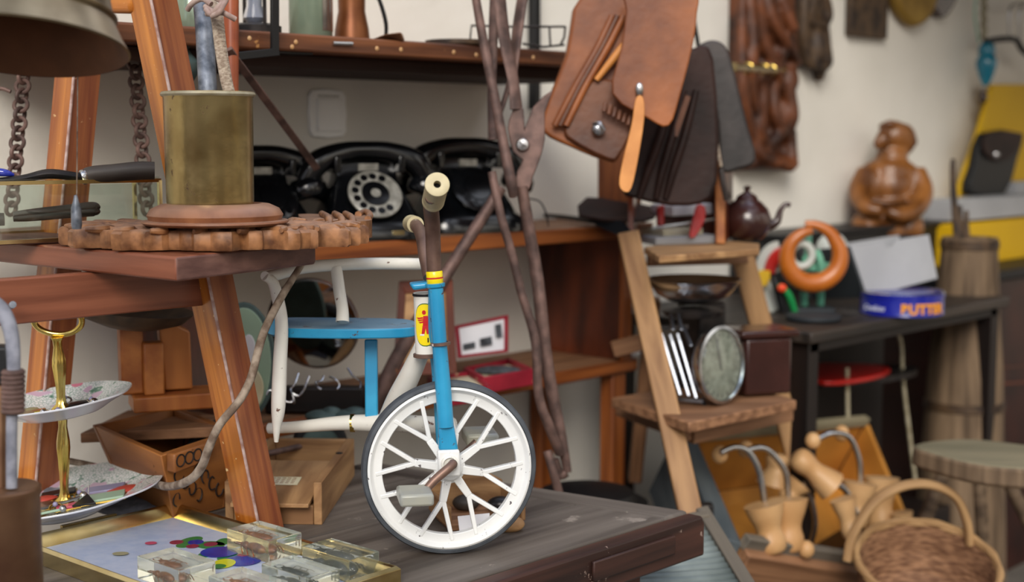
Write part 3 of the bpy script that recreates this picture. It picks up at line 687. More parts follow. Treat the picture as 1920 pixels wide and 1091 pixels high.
MB().box(P(0, 683, 1.54), (.028, .028, .042), ax=(RT, F, Z)).build('block', 'black_paint', hh, bevel=.003)
# ================= brass framed tray with enamel picture =================
k0 = PZ(330, 955, TZ+.012); k1 = PZ(752, 1078, TZ+.012); k2 = PZ(68, 1040, TZ+.012)
ux = (k1-k0).normalized(); uy = (k2-k0); uy = (uy-ux*uy.dot(ux)).normalized(); LX = (k1-k0).length; LY = max((k2-k0).dot(uy), .2)
k0 = Vector((k0.x, k0.y, TZ))
t = T('framed_enamel_tray', 'brass-framed tray with a pale blue enamel fruit picture lying on the table', 'tray', k0+ux*LX/2+uy*LY/2)
def K(x, y, z=0): return k0+ux*x+uy*y+Z*z
def rail(a, b, inn, nm='frame_rail'):
    d = (b-a).normalized(); n_ = inn
    prof = [(0, 0), (0, .020), (.004, .024), (.008, .022), (.016, .006), (.016, 0)]
    pa = [a+n_*x+d*x+Z*z for x, z in prof]; pb_ = [b+n_*x-d*x+Z*z for x, z in prof]; n6 = len(prof)
    MB().add(pa+pb_, [tuple(range(n6)), tuple(range(2*n6-1, n6-1, -1))]+[(i, (i+1) % n6, n6+(i+1) % n6, n6+i) for i in range(n6)]).build(nm, 'frame_brass', t, bevel=.0006)
rail(K(0, 0), K(LX, 0), uy); rail(K(LX, 0), K(LX, LY), -ux); rail(K(LX, LY), K(0, LY), -uy); rail(K(0, LY), K(0, 0), ux)
pm = MB().use('enamel_blue'); pm.box(K(LX/2, LY/2, .004), (LX-.03, LY-.03, .004), ax=(ux, uy, Z))
def spot(px, py, rx, ry, m, z=.0064, rot=0):
    c = PZ(px, py, TZ+.006); pm.use(m); u = RT*math.cos(rot)+F*math.sin(rot); w_ = -RT*math.sin(rot)+F*math.cos(rot)
    s_ = 1.78/FPX; pts = [c+u*(rx*s_*math.cos(q*PI/10))+w_*(ry*s_*3.3*math.sin(q*PI/10)) for q in range(20)]
    pts = [Vector((p.x, p.y, TZ+z)) for p in pts]; pm.prism(pts, Z*.0003)
spot(357, 1014, 20, 10, 'leaf_green', .0061, -.4); spot(395, 1022, 30, 8, 'leaf_green', .0061, -.5); spot(418, 1016, 14, 8, 'leaf_green', .0061)
for a_ in ((345, 1022, 16, 6), (440, 1026, 18, 7), (470, 1036, 14, 6), (385, 1040, 14, 6), (432, 1046, 26, 8), (476, 1046, 14, 5)): spot(*a_, 'leaf_green', .0060)
zz_ = [0]
for a in ((331, 1017, 14, 4.5, 'grape_red'), (367, 1017, 16, 5, 'grape_blue'), (395, 1021, 14, 4.5, 'grape_red'), (361, 1025, 13, 4, 'grape_red'), (412, 1036, 38, 11, 'grape_blue'), (455, 1052, 36, 11, 'grape_blue'), (420, 1058, 22, 9, 'pear_yellow'), (456, 1042, 12, 3, 'grape_red'), (283, 1020, 12, 3, 'item_pink'), (226, 1040, 16, 3.5, 'beige_spot'), (410, 1064, 14, 4, 'leaf_green')):
    zz_[0] += 1; spot(*a, z=.0062+zz_[0]*.00015)
pm.build('enamel_picture', None, t)
MB().box(K(-.004, LY*.55, .022), (.006, .085, .006), ax=(ux, uy, Z)).build('hinge', 'aged_brass', t)
MB().tube([K(LX+.004, LY*.30, .012), K(LX+.022, LY*.40, .012), K(LX+.022, LY*.62, .012), K(LX+.004, LY*.72, .012)], .0045, n=10).build('side_handle', 'silver', t)
# resin blocks
def beetle(c, ax_, L, m, root, big=1):
    mb = MB().use(m); u, w_, z_ = ax_
    mb.ell(c-u*L*.12, (L*.34, L*.17*big, L*.13), ax=ax_); mb.ell(c+u*L*.26, (L*.13, L*.13, L*.10), ax=ax_); mb.ell(c+u*L*.40, (L*.09, L*.07, L*.06), ax=ax_)
    for s in (-1, 1):
        mb.tube([c+u*L*.44+w_*s*L*.04, c+u*L*.56+w_*s*L*.10, c+u*L*.68+w_*s*L*.05], L*.018, n=6, k=3)
        for k_ in (.22, .02, -.2):
            mb.tube([c+u*L*k_+w_*s*L*.1-z_*L*.05, c+u*L*(k_+.06)+w_*s*L*.28+z_*L*.02, c+u*L*(k_-.06)+w_*s*L*.36-z_*L*.14], L*.016, n=6, k=3)
    return mb.build('beetle', None, root)
def resin_block(px, py, w_, l_, h_, m, label, z=TZ+.0235, L=.03, off=0):
    c = PZ(px, py, z+h_); c = Vector((c.x, c.y, z)); a = (ux, uy, Z)
    t = T('resin_block', label, 'paperweight', c, 'insects cast in clear resin on the brass tray')
    MB().box(c+Z*h_/2, (w_, l_, h_), ax=a).build('block', 'resin', t, bevel=.0012)
    beetle(c+Z*h_*.36+uy*l_*.16, (-ux, -uy, Z), L*1.4, m, t)
zb = TZ+.0066
for a in ((495, 994, .088, .055, .030, 'beetle_brown', 'clear resin block with a brown long-snouted beetle, rear block nearest the crate', zb, .040),
          (638, 1028, .090, .050, .030, 'beetle_black', 'clear resin block with a large black beetle, right-hand block', zb, .050),
          (330, 1046, .088, .054, .029, 'beetle_brown', 'clear resin block with a reddish beetle, leftmost on the blue picture', zb, .034),
          (563, 1061, .088, .050, .026, 'beetle_black', 'clear resin block with a slim black beetle, front middle', zb, .038),
          (465, 1084, .088, .050, .026, 'beetle_brown', 'clear resin block with a brown beetle at the bottom picture edge', zb, .036)):
    resin_block(a[0], a[1], a[2], a[3], a[4], a[5], a[6], a[7], a[8])
# ================= tricycle =================
R = .1165
wc = PZ(843, 1036, TZ); wn = (-F*.985+RT*.17).normalized(); wc = Vector((wc.x, wc.y, TZ+R))
wx = wn.cross(Z).normalized()*-1   # roughly picture right
if wx.dot(RT) < 0: wx = -wx
tr = T('childrens_tricycle', 'small old blue and white metal tricycle with a white spoked front wheel, on the table', 'tricycle', Vector((wc.x, wc.y, TZ)))
def WH(r, a, o=0): return wc+wx*(r*math.cos(a))+Z*(r*math.sin(a))+wn*o
# tyre and rim
MB().lathe([(R-.006, -.011), (R-.002, -.0095), (R, -.005), (R, .005), (R-.002, .0095), (R-.006, .011), (R-.0075, .009), (R-.0075, -.009), (R-.006, -.011)], wc, ax=wn, n=120, cap=False).build('tyre', 'rubber', tr)
MB().lathe([(R-.0075, -.0105), (R-.0075, .0105), (R-.009, .012), (R-.0105, .0125), (R-.0125, .0105), (R-.0145, .007), (R-.0165, .006), (R-.026, .006), (R-.027, .005), (R-.027, -.005), (R-.026, -.006), (R-.0165, -.006), (R-.0105, -.0125), (R-.0075, -.0105)], wc, ax=wn, n=120, cap=False).build('rim', 'rim_white', tr)
MB().lathe([(0, -.016), (.014, -.016), (.016, -.008), (.021, -.004), (.021, .004), (.016, .008), (.014, .014), (0, .014)], wc, ax=wn, n=40, cap=False).build('hub', 'rim_white', tr)
for k in range(8):
    a = math.radians(170-45*k+ (0 if k < 4 else -1)); m = MB(); bp = WH(.047, a)
    m.beam(WH(.014, a), bp, .012, .013, up=wn, w2=.0095, h2=.010)
    for s in (-1, 1):
        m.beam(bp-(WH(.01, a)-wc)*.2, WH(R-.018, a+s*.225, .002), .0062, .0095, up=wn, w2=.0056)
    m.build('spoke', 'rim_white', tr, bevel=.0012)
# fork (near leg, far leg, crown)
def shifted(px, py, off): return P(px, py, 1.885)  # placeholder
dW = (wc-CAM).dot(FW)
def onw(px, py, o):   # point on the plane parallel to the wheel, o metres nearer along its axle
    r = P(px, py, 1)-CAM; q = wc+wn*o; return CAM+r*((q-CAM).dot(wn)/r.dot(wn))
fk = MB(); fk.tube([onw(817, 540, .022), onw(824, 645, .022), onw(832, 740, .024), onw(836, 800, .026)], [.0098, .0098, .0105, .0105], n=20, sm=False)
fk.build('fork_leg', 'blue_paint', tr)
fe = MB(); fe.prism([onw(823, 795, .030), onw(851, 795, .030), onw(860, 845, .030), onw(823, 845, .030)], -wn*.012); fe.build('fork_end', 'blue_paint', tr, bevel=.003)
MB().tube([onw(817, 540, .022), onw(817, 640, -.002), onw(822, 700, -.026), onw(832, 860, -.026)], [.0098, .0098, .009, .009], n=18, k=4).build('fork_leg', 'blue_paint', tr)
fd = (onw(832, 740, .024)-onw(817, 540, .022)).normalized()
MB().lathe([(.0098, -.003), (.0135, -.002), (.0135, .001), (.0098, .002)], onw(826, 645, .022), ax=fd, n=28, cap=False).build('collar', 'handle_rust', tr)
MB().lathe([(.0098, -.002), (.0130, -.001), (.0125, .003), (.0098, .005)], onw(816, 533, .022), ax=fd, n=28, cap=False).build('collar', 'blue_paint', tr)
MB().prism([onw(820, 845, .032), onw(862, 843, .032), onw(864, 893, .032), onw(824, 897, .032)], -wn*.010).build('hub_cap', 'rim_white', tr, bevel=.003)
MB().lathe([(.0115, 0), (.0110, .003), (.0085, .004), (.0080, .001), (0, .001)], onw(843, 869, .032), ax=wn, n=24, cap=False).build('bearing_ring', 'white_paint', tr)
MB().tube([onw(848, 872, .030), onw(849, 870, .046)], .0062, n=14).build('axle', 'iron_dark', tr)
MB().tube([onw(850, 868, .044), onw(842, 877, .05), onw(815, 900, .055), onw(797, 920, .058)], [.0058, .006, .0058, .005], n=14).build('crank', 'handle_rust', tr)
pc1 = onw(778, 929, .075)
MB().box(pc1, (.043, .055, .016), ax=(wx, wn, Z)).build('pedal', 'pedal', tr, bevel=.0035)
MB().tube([onw(846, 872, -.03), onw(870, 850, -.055), onw(893, 828, -.06)], .005, n=12).build('crank', 'handle_rust', tr)
MB().box(onw(900, 818, -.09), (.045, .06, .018), ax=(wx, wn, Z)).build('pedal', 'pedal', tr, bevel=.004)
# handlebar
hb = MB(); hb.tube([onw(816, 530, .022), onw(813, 480, .022), onw(811, 425, .026), onw(808, 385, .05), onw(812, 366, .10)], [.0098, .0098, .0098, .0100, .0102], n=18)
hb.tube([onw(806, 520, .0), onw(797, 480, -.03), onw(790, 440, -.08), onw(778, 420, -.15), onw(774, 420, -.17)], .0088, n=16)
hb.build('handlebar', 'handle_rust', tr)
ga = onw(812, 378, .06); gb = onw(820, 345, .13)
gdv = (gb-ga); gp = MB(); gp.lathe([(.0118, 0), (.0142, .002), (.0142, .010), (.0136, .012), (.0142, .014), (.0140, gdv.length-.010), (.0150, gdv.length-.008), (.0150, gdv.length-.001), (.012, gdv.length), (.0046, gdv.length-.001), (.0046, gdv.length-.02)], ga, ax=gdv, n=32, cap=False)
g_ = gp.build('grip', 'grip', tr)
MB().lathe([(0, gdv.length-.012), (.0047, gdv.length-.012), (.0047, gdv.length-.003)], ga, ax=gdv, n=20, cap=False).build('hole', 'hole', g_)
MB().tube([onw(779, 421, -.14), onw(771, 419, -.20)], [.0118, .0125], n=24).build('grip', 'grip', tr)
yc = MB().use('badge_yellow'); yc.lathe([(.0100, -.009), (.0108, -.008), (.0108, .007), (.0100, .008)], onw(815, 521, .022), ax=fd, n=28, cap=False)
yc.use('badge_red'); yc.lathe([(.0110, -.0012), (.0110, .0008)], onw(815, 521, .022), ax=fd, n=28, cap=False); yc.build('collar_band', None, tr)
MB().prism([onw(770, 533, .02), onw(822, 527, .02), onw(830, 537, .02), onw(775, 545, .02)], -wn*.03).build('crown_plate', 'blue_paint', tr, bevel=.003)
# head tube with badge
ha = onw(801, 664, -.012); hz = onw(797, 548, -.012); HA = (hz-ha); HR = .0155; ha_ = HA.normalized()
ht = MB().lathe([(HR, 0), (HR, HA.length)], ha, ax=HA, n=40).build('head_tube', 'white_paint', tr)
MB().lathe([(HR, -.004), (HR+.003, -.003), (HR+.003, .001), (HR, .002)], ha, ax=HA, n=32, cap=False).build('collar', 'handle_rust', ht)
MB().lathe([(HR, -.001), (HR+.0012, -.001), (HR+.0012, .002), (HR, .002)], ha+ha_*(HA.length-.003), ax=HA, n=32, cap=False).build('collar', 'black_paint', ht)
vw = (CAM-ha); vw = (vw-ha_*vw.dot(ha_)).normalized(); sd = vw.cross(ha_).normalized()
if sd.dot(RT) < 0: sd = -sd
def cyl(u, v, e=.0004): # u radians to the right around the tube, v metres up
    return ha+ha_*v+(vw*math.cos(u)+sd*math.sin(u))*(HR+e)
def patch(mb, pts, m, e):
    mb.use(m); c = (sum(p[0] for p in pts)/len(pts), sum(p[1] for p in pts)/len(pts)); n = len(pts)
    rings = [[(c[0]+(p[0]-c[0])*k, c[1]+(p[1]-c[1])*k) for p in pts] for k in (1, .66, .33)]
    vs = [cyl(u, v, e) for r in rings for u, v in r]+[cyl(c[0], c[1], e)]
    fs = [(k*n+j, k*n+(j+1) % n, (k+1)*n+(j+1) % n, (k+1)*n+j) for k in range(2) for j in range(n)]+[(2*n+j, 2*n+(j+1) % n, 3*n) for j in range(n)]
    mb.add(vs, fs)
bd = MB(); vc = HA.length*.50; u0 = -.10
def oval(ru, rv, m, e):
    pts = []
    for k in range(40):
        q = 2*PI*k/40; c_, s_ = math.cos(q), math.sin(q); pts.append((u0+ru*(abs(c_)**.85)*(1 if c_ > 0 else -1), vc+rv*(abs(s_)**.75)*(1 if s_ > 0 else -1)))
    patch(bd, pts, m, e)
oval(.93, .0285, 'badge_green', .0003); oval(.88, .0272, 'badge_yellow', .0006)
def S(l, m='badge_red', e=.0010): patch(bd, [(u0+a, vc+b) for a, b in l], m, e)
S([(-.05+.16*math.cos(q*PI/6), .0165+.0030*math.sin(q*PI/6)) for q in range(12)])
S([(-.12, .012), (.25, .012), (.30, -.002), (-.18, -.002)])
S([(-.75, .0095), (-.15, .0105), (-.15, .0085), (-.55, .0075)]); S([(-.65, .0065), (-.15, .0078), (-.15, .006), (-.5, .0048)]); S([(-.55, .0035), (-.15, .0052), (-.15, .003), (-.4, .0022)])
S([(-.20, -.001), (.10, -.001), (-.06, -.012), (-.30, -.012)]); S([(.02, -.001), (.30, -.001), (.32, -.012), (.12, -.012)])
S([(-.40, -.0118), (-.08, -.0118), (-.08, -.0142), (-.45, -.0142)], 'white_paint'); S([(.16, -.017), (.26, -.017), (.26, -.023), (.16, -.023)], 'badge_black')
bd.build('badge', None, ht)
# frame tubes
MB().tube([onw(793, 650, -.03), onw(768, 705, -.06), onw(745, 750, -.09), onw(722, 800, -.12)], [.012, .0145, .0155, .014], n=20).build('down_tube', 'white_paint', tr)
rl = 2.03
MB().tube([P(850, 800, 1.98), P(760, 794, 2.01), P(700, 793, 2.02), P(640, 793, 2.03), P(560, 800, 2.06), P(505, 803, 2.08)], [.0125, .0125, .0125, .0105, .0085, .008], n=18).build('bottom_tube', 'white_paint', tr)
MB().lathe([(.0131, -.003), (.0131, .003)], P(661, 793, 2.027), ax=RT, n=24, cap=False).build('yellow_band', 'bright_brass', tr)
MB().beam(P(696, 636, 2.02), P(697, 785, 2.02), .018, .012, up=F).build('seat_post', 'blue_paint', tr, bevel=.002)
sz = P(640, 612, 1.98).z
def sp(px, d, dz=0): p = P(px, 600, d); return Vector((p.x, p.y, sz+dz))
seat = [sp(520, 1.97), sp(600, 1.955), sp(700, 1.955), sp(760, 1.965), sp(782, 1.99), sp(778, 2.04), sp(740, 2.07), sp(620, 2.08), sp(540, 2.08), sp(510, 2.05), sp(505, 2.0)]
sm_ = MB().use('blue_paint'); sm_.prism(seat, Z*-.014, smooth=4); sm_.mats.append('seat_top'); sm_.m[0] = 1
sm_.build('seat', None, tr, bevel=.002)
MB().tube([P(512, 612, 1.97), P(512, 613, 2.06)], .0115, n=18).build('seat_hinge', 'blue_paint', tr)
MB().tube([P(497, 518, 1.93), P(515, 516, 1.95), P(560, 503, 1.97), P(620, 497, 1.99), P(700, 494, 2.01), P(794, 495, 2.05)], [.007, .008, .0085, .0085, .0085, .0085], n=18).build('backrest_rail', 'white_paint', tr)
MB().tube([P(497, 518, 1.93), P(512, 530, 1.94), P(523, 570, 1.95), P(528, 612, 1.95), P(525, 680, 1.96), P(522, 760, 1.97), P(519, 800, 1.975), P(518, 828, 1.98)], [.006, .0075, .0085, .009, .0098, .010, .006, .003], n=18).build('backrest_strut', 'white_paint', tr)
MB().tube([P(630, 500, 1.99), P(637, 550, 1.99), P(642, 580, 1.985), P(642, 604, 1.98)], [.0082, .0085, .0085, .0095], n=18).build('backrest_strut', 'white_paint', tr)
for cpx, d, q in ((420, 2.20, .72), (600, 2.36, .55)):
    c = P(cpx, 840, d); c.z = TZ+.083*q; axw = wn
    w_ = MB().lathe([(.058*q, -.010), (.076*q, -.012), (.083*q, -.006), (.083*q, .006), (.076*q, .012), (.058*q, .010), (.058*q, -.010)], c, ax=axw, n=64, cap=False).build('rear_wheel', 'rubber_black', tr)
    MB().lathe([(0, -.004), (.058*q, -.005), (.058*q, .005), (0, .004)], c, ax=axw, n=40, cap=False).build('disc', 'patina', w_)
a_ = P(420, 840, 2.20); b_ = P(600, 840, 2.36); a_.z = b_.z = TZ+.05
MB().tube([a_, b_], .005, n=10).build('rear_axle', 'iron_rust', tr)
# ================= wooden sliding-lid box =================
t = T('sliding_lid_box', 'small pale wooden box with its sliding lid half open, beside the front wheel', 'box', PZ(600, 1005, TZ))
ba = PZ(604, 984, TZ); bu = V(.045, .99).normalized(); bv = V(-.99, .045).normalized(); LB, WB, HB = .30, .140, .062
def BXp(l, w, z): return ba+bu*l+bv*w+Z*z
def bbox(nm, l0, l1, w0, w1, z0_, z1_, m='pine'):
    c = BXp((l0+l1)/2, (w0+w1)/2, (z0_+z1_)/2); return MB().box(c, (l1-l0, w1-w0, z1_-z0_), ax=(bu, bv, Z)).build(nm, m, t, bevel=.0012)
bbox('side_panel', 0, LB, 0, .012, 0, HB); bbox('side_panel', 0, LB, WB-.012, WB, 0, HB)
bbox('end_panel', LB-.012, LB, .0125, WB-.0125, 0, HB); bbox('end_panel', 0, .012, .0125, WB-.0125, 0, HB-.034)
bbox('bottom_panel', .0125, LB-.0125, .0125, WB-.0125, .002, .009)
la = BXp(.165, .013, HB-.006); lb_ = BXp(-.018, .016, HB-.027); lw = bv*(WB-.028)
ld = MB().prism([la, la+lw, lb_+lw, lb_], Z*-.006, gd=bu).build('sliding_lid', 'pine', t, bevel=.001)
def LD(a, b): return la+(lb_-la)*a+lw*b+Z*.0008
MB().prism([LD(.42, .28), LD(.42, .86), LD(.60, .86), LD(.60, .28)], Z*.0004).build('paper_label', 'cream_card', ld)
lt = MB()
for i in range(4):
    for j in range(7): lt.prism([LD(.445+.036*i, .34+.07*j), LD(.445+.036*i, .385+.07*j), LD(.457+.036*i, .385+.07*j), LD(.457+.036*i, .34+.07*j)], Z*.0006)
lt.build('faded_lettering', 'pine_dark', ld)
MB().ell(BXp(LB*.63, .006, HB+.0005), (.006, .006, .0012)).build('nail', 'iron_dark', t)
# ================= carved trough, left rear =================
t = T('carved_wooden_trough', 'brown flared wooden box with carved circles and figures behind the cake stand', 'box', P(320, 950, 2.12))
ra = P(168, 795, 2.18); rb = P(292, 868, 2.04); rc_ = P(470, 845, 2.16); rd = P(330, 788, 2.36)
zr = .868
def fz(px, d, z): p = P(px, 800, d); return Vector((p.x, p.y, z))
ra, rb, rc_, rd = fz(172, 2.16, zr), fz(300, 2.00, zr-.012), fz(445, 2.12, zr), fz(330, 2.32, zr)
fa, fb, fc, fd_ = fz(232, 2.14, TZ+.002), fz(322, 2.04, TZ+.002), fz(425, 2.12, TZ+.002), fz(330, 2.24, TZ+.002)
cn = (ra+rb+rc_+rd)/4
def pan(nm, a, b, c, d):
    e = (cn-(a+b)/2); e.z = 0; e = e.normalized()*.012; MB().prism([a, b, c, d], e, gd=(b-a)).build(nm, 'box_carved', t, bevel=.002)
pan('side_panel', ra, rb, fb, fa); pan('end_panel', rb, rc_, fc, fb); pan('side_panel', rc_, rd, fd_, fc); pan('end_panel', rd, ra, fa, fd_)
MB().prism([fa, fb, fc, fd_], Z*.008).build('bottom', 'box_carved', t)
hp = (rb+(rc_-rb)*.06); hq = rb+(rc_-rb)*.55; no = (rb-cn); no.z = 0; no = (rc_-rb).cross(Z).normalized(); no = no if no.dot(CAM-rb) > 0 else -no
hd = MB().prism([hp+Z*.002-no*.0, hq+Z*.002, hq-Z*.010, hp+(hq-hp)*.55-Z*.026, hp-Z*.026], no*.018, gd=(hq-hp)).build('carved_handle', 'box_carved', t, bevel=.003)
for k in (.16, .38, .60):
    c = hp+(hq-hp)*k+no*.0182-Z*.010; u_ = (hq-hp).normalized(); MB().tube([c+u_*(.0075*math.cos(q*PI/6))+Z*(.0085*math.sin(q*PI/6)) for q in range(12)], .0011, n=6, k=2, closed=True).build('carved_ring', 'iron_dark', hd)
sw = MB(); u_ = (fc-fb).normalized()
for k in range(9):
    c = fb+(rc_-fb)*(.25+.07*k)+no*.0006+Z*(-.012+.014*((k*5) % 4-1)); c = fb+(fc-fb)*(.12+.095*k)+(rb-fb)*(.30+.12*((k*7) % 4)); c += no*.0008
    sw.tube([c+u_*(.012*math.cos(q*.75+k))*(.6+.1*q)*.6+Z*(.010*math.sin(q*.75+k)) for q in range(7)], .0012, n=5, k=2)
sw.build('carved_figure', 'iron_dark', t)
# ================= block and board =================
t = T('grey_board', 'flat weathered grey board lying below the red-brown wooden blocks', 'board', P(300, 800, 2.2))
MB().prism([P(150, 812, 2.20), P(410, 800, 2.14), P(440, 772, 2.30), P(240, 768, 2.36)], Z*-.016, gd=RT).build('board', 'pine_dark', t, bevel=.002)
t = T('wooden_block_stand', 'reddish-brown wooden stand of upright blocks on a thick foot', 'stand', P(290, 775, 2.2))
s_ = (RT*.93+F*.35).normalized(); q_ = (F*.93-RT*.35).normalized(); b0 = P(292, 772, 2.14); AX = (s_, q_, Z)
MB().box(b0+s_*.03+q_*.035+Z*.012, (.125, .08, .024), ax=AX).build('foot', 'block_wood', t, bevel=.003)
MB().box(b0-s_*.030+q_*.045+Z*.080, (.034, .05, .112), ax=AX).build('block', 'block_wood', t, bevel=.004)
MB().box(b0-s_*.000+q_*.020+Z*.064, (.030, .03, .080), ax=AX).build('block', 'block_wood', t, bevel=.003)
MB().prism([b0+s_*x+q_*.03+Z*z for x, z in ((.018, .026), (.060, .026), (.058, .115), (.030, .130), (.010, .138), (.012, .118))], q_*.035).build('block', 'block_wood', t, bevel=.003)
# shallow dark bowl under the step
c = P(250, 578, 2.12)
bo = MB().lathe([(0, -.030), (.04, -.028), (.075, -.016), (.09, 0), (.087, 0), (.07, -.012), (0, -.024)], c, ax=(Z+RT*.12).normalized(), n=48, cap=False).build('shallow_bowl', 'relief_dark')
tag(bo, 'shallow dark brown bowl tucked under the trestle step', 'bowl')
# cloth
cl = MB(); gx, gy = 24, 10; vs = []
for j in range(gy):
    for i in range(gx):
        u, v = i/(gx-1), j/(gy-1); p = V(-.80+.34*u, 2.02+.16*v); zz = TZ+.004+.05*(1-u)**1.2*math.sin(PI*min(1, v+.25))+.006*math.sin(u*17+v*5); vs.append(Vector((p.x, p.y, zz)))
cl.add(vs, [(j*gx+i, j*gx+i+1, (j+1)*gx+i+1, (j+1)*gx+i) for j in range(gy-1) for i in range(gx-1)])
o = cl.build('grey_cloth', 'cloth_grey'); m_ = o.modifiers.new('t', 'SOLIDIFY'); m_.thickness = .003
tag(o, 'crumpled grey cloth lying on the table behind the cake stand', 'cloth')
# cable
cb = T('fabric_cable', 'old fabric-covered cable curving down in front of the trestle leg', 'cable', P(310, 910, 1.95))
MB().tube([P(575, 480, 1.96), P(558, 508, 1.93), P(528, 556, 1.90), P(500, 610, 1.885), P(486, 650, 1.88), P(470, 710, 1.875), P(448, 752, 1.87), P(412, 796, 1.87), P(392, 838, 1.88), P(378, 875, 1.90), P(355, 900, 1.92), P(315, 912, 1.97), P(270, 900, 2.08), P(200, 880, 2.16), P(150, 868, 2.16), P(60, 852, 2.1)], [.0045, .0046, .0052, .0054, .0055, .0055, .0055, .0055, .0058, .006, .006, .0058, .0055, .005, .005, .005], n=12).build('cable', 'cable', cb)
# ================= things inside the bookcase =================
SZ = .831
t = T('oval_portrait', 'oval green-rimmed picture of a dark-haired person leaning inside the bookcase', 'picture', P(470, 790, 2.30))
def disc(px, py, rx, ry, d, th, m, nm, root, k=36, dd=0, lean=0):
    s_ = d/FPX; c = P(px, py, d-dd); pts = [c+RT*(rx*s_*math.cos(2*PI*q/k))+(Z+F*lean)*(ry*s_*math.sin(2*PI*q/k)) for q in range(k)]
    return MB().prism(pts, F*th).build(nm, m, root, bevel=.001)
disc(458, 678, 58, 112, 2.30, .008, 'patina', 'oval_frame', t); disc(458, 678, 50, 102, 2.30, .004, 'item_green', 'background', t, dd=.001)
disc(462, 640, 24, 50, 2.30, .003, 'ink', 'hair', t, dd=.003); disc(466, 655, 13, 28, 2.30, .003, 'white_card', 'face', t, dd=.005); disc(466, 728, 28, 42, 2.30, .003, 'cream_card', 'dress', t, dd=.004)
t = T('round_mirror', 'round shaving mirror with a thin metal rim standing in the bookcase', 'mirror', P(590, 760, 2.42))
mc = P(588, 606, 2.42); mn = (-F*.97-RT*.18-Z*.22).normalized()
MB().lathe([(0, 0), (.077, 0), (.077, .003), (0, .003)], mc, ax=mn, n=64, cap=False).build('mirror_glass', 'mirror', t)
MB().lathe([(.077, -.003), (.081, -.002), (.081, .004), (.077, .004)], mc, ax=mn, n=64, cap=False).build('rim', 'silver', t)
MB().lathe([(0, -.004), (.079, -.004), (.079, -.001)], mc, ax=mn, n=48, cap=False).build('back', 'dark_wood', t)
MB().box(Vector((mc.x, mc.y, SZ+.024))+F*.012, (.17, .03, .045), ax=(RT, F, Z)).build('stand', 'dark_wood', t, bevel=.004)
def hook(pts, label, r=.0018, m='chrome'):
    tag(MB().tube(PX(pts), r, n=8).build('wire_hook', m), label, 'hook', 'bent wire hooks below the mirror')
hook([(560, 700, 2.34), (553, 720, 2.33), (545, 730, 2.33), (550, 745, 2.32), (552, 755, 2.32), (545, 750, 2.33)], 'bent chrome wire hook left below the mirror, next to the white strut')
hook([(580, 705, 2.34), (570, 730, 2.33), (560, 742, 2.33), (548, 738, 2.33)], 'straight-armed chrome hook below the mirror, second from the left')
hook([(607, 705, 2.34), (603, 714, 2.33), (592, 717, 2.33), (596, 726, 2.32), (602, 730, 2.32)], 'small S-shaped chrome hook below the middle of the mirror')
hook([(618, 706, 2.34), (630, 712, 2.33), (636, 722, 2.33), (632, 730, 2.32)], 'small chrome hook right of the mirror middle')
hook([(652, 690, 2.36), (662, 705, 2.35), (676, 716, 2.34), (675, 728, 2.33)], 'long chrome hook at the right of the mirror')
hook([(500, 740, 2.30), (505, 732, 2.30), (520, 735, 2.30), (535, 752, 2.30), (550, 752, 2.30), (548, 740, 2.30)], 'looped chrome wire at the far left on the lower shelf')
for px, w_, lb2 in ((610, .035, 'green-grey metal lump lying on the lower shelf, left of two'), (655, .04, 'green-grey metal lump lying on the lower shelf, right of two')):
    p = P(px, 745, 2.36); p.z = SZ+.011
    o = MB(); o.ell(p, (w_, .02, .011)); o.ell(p+RT*.01+Z*.006, (w_*.5, .014, .010)); tag(o.build('metal_fitting', 'patina'), lb2, 'metal part')
t = T('red_photo_frame', 'reddish wooden picture frame leaning at the back of the bookcase', 'picture frame', P(795, 690, 2.66))
fp = [(748, 528, 2.62), (848, 524, 2.66), (856, 700, 2.60), (736, 705, 2.56)]
a, b, c, d = PX(fp); back = F*.012
def frm(a, b, c, d, k, m, root):
    m0 = (a+b+c+d)/4; I = [p+(m0-p)*k for p in (a, b, c, d)]; O = [a, b, c, d]
    for i in range(4):
        j = (i+1) % 4; MB().prism([O[i], O[j], I[j], I[i]], back, gd=O[j]-O[i]).build('frame_rail', m, root, bevel=.001)
    return I
I = frm(a, b, c, d, .26, 'mahogany', t); MB().prism([p+F*.004 for p in I], F*.004).build('mount', 'pine', t)
t = T('red_case_open', 'open red jewellery case with a printed white card in its raised lid', 'case', P(930, 700, 2.75))
a, b, c, d = PX([(852, 612, 2.74), (953, 591, 2.82), (953, 660, 2.80), (858, 672, 2.72)]); back = F*.012
I = frm(a, b, c, d, .16, 'red_case', t); MB().prism([p+F*.003 for p in I], F*.005).build('lid_card', 'white_card', t)
cp_ = MB(); M0 = (I[0]+I[1]+I[2]+I[3])/4
for x, y, w_, h_ in ((.05, .62, .26, .22), (.42, .55, .26, .3), (.78, .15, .14, .5)):
    def Q(u, v): return I[0]+(I[1]-I[0])*u+(I[3]-I[0])*v-F*.0005
    cp_.prism([Q(x, y), Q(x+w_, y), Q(x+w_, y+h_), Q(x, y+h_)], F*.002)
cp_.build('printed_pictures', 'ink', t)
def tray(nm, px, root, zt=.862, m='red_case', inn='cream_card'):
    O = [Vector((p.x, p.y, SZ)) for p in PX(px)]; m0 = sum(O, Vector())/4
    I = [p+(m0-p)*.14 for p in O]
    for i in range(4):
        j = (i+1) % 4; MB().prism([O[i], O[j], I[j], I[i]], Z*(zt-SZ)).build(nm, m, root, bevel=.0015)
    MB().prism(I, Z*.02).build('lining', inn, root); return I
I = tray('case_wall', [(905, 690, 2.62), (1003, 670, 2.72), (955, 650, 2.86), (868, 664, 2.74)], t)
MB().ell((I[0]+I[1]+I[2]+I[3])/4+Z*.026, (.045, .03, .008)).build('dark_content', 'ink', t)
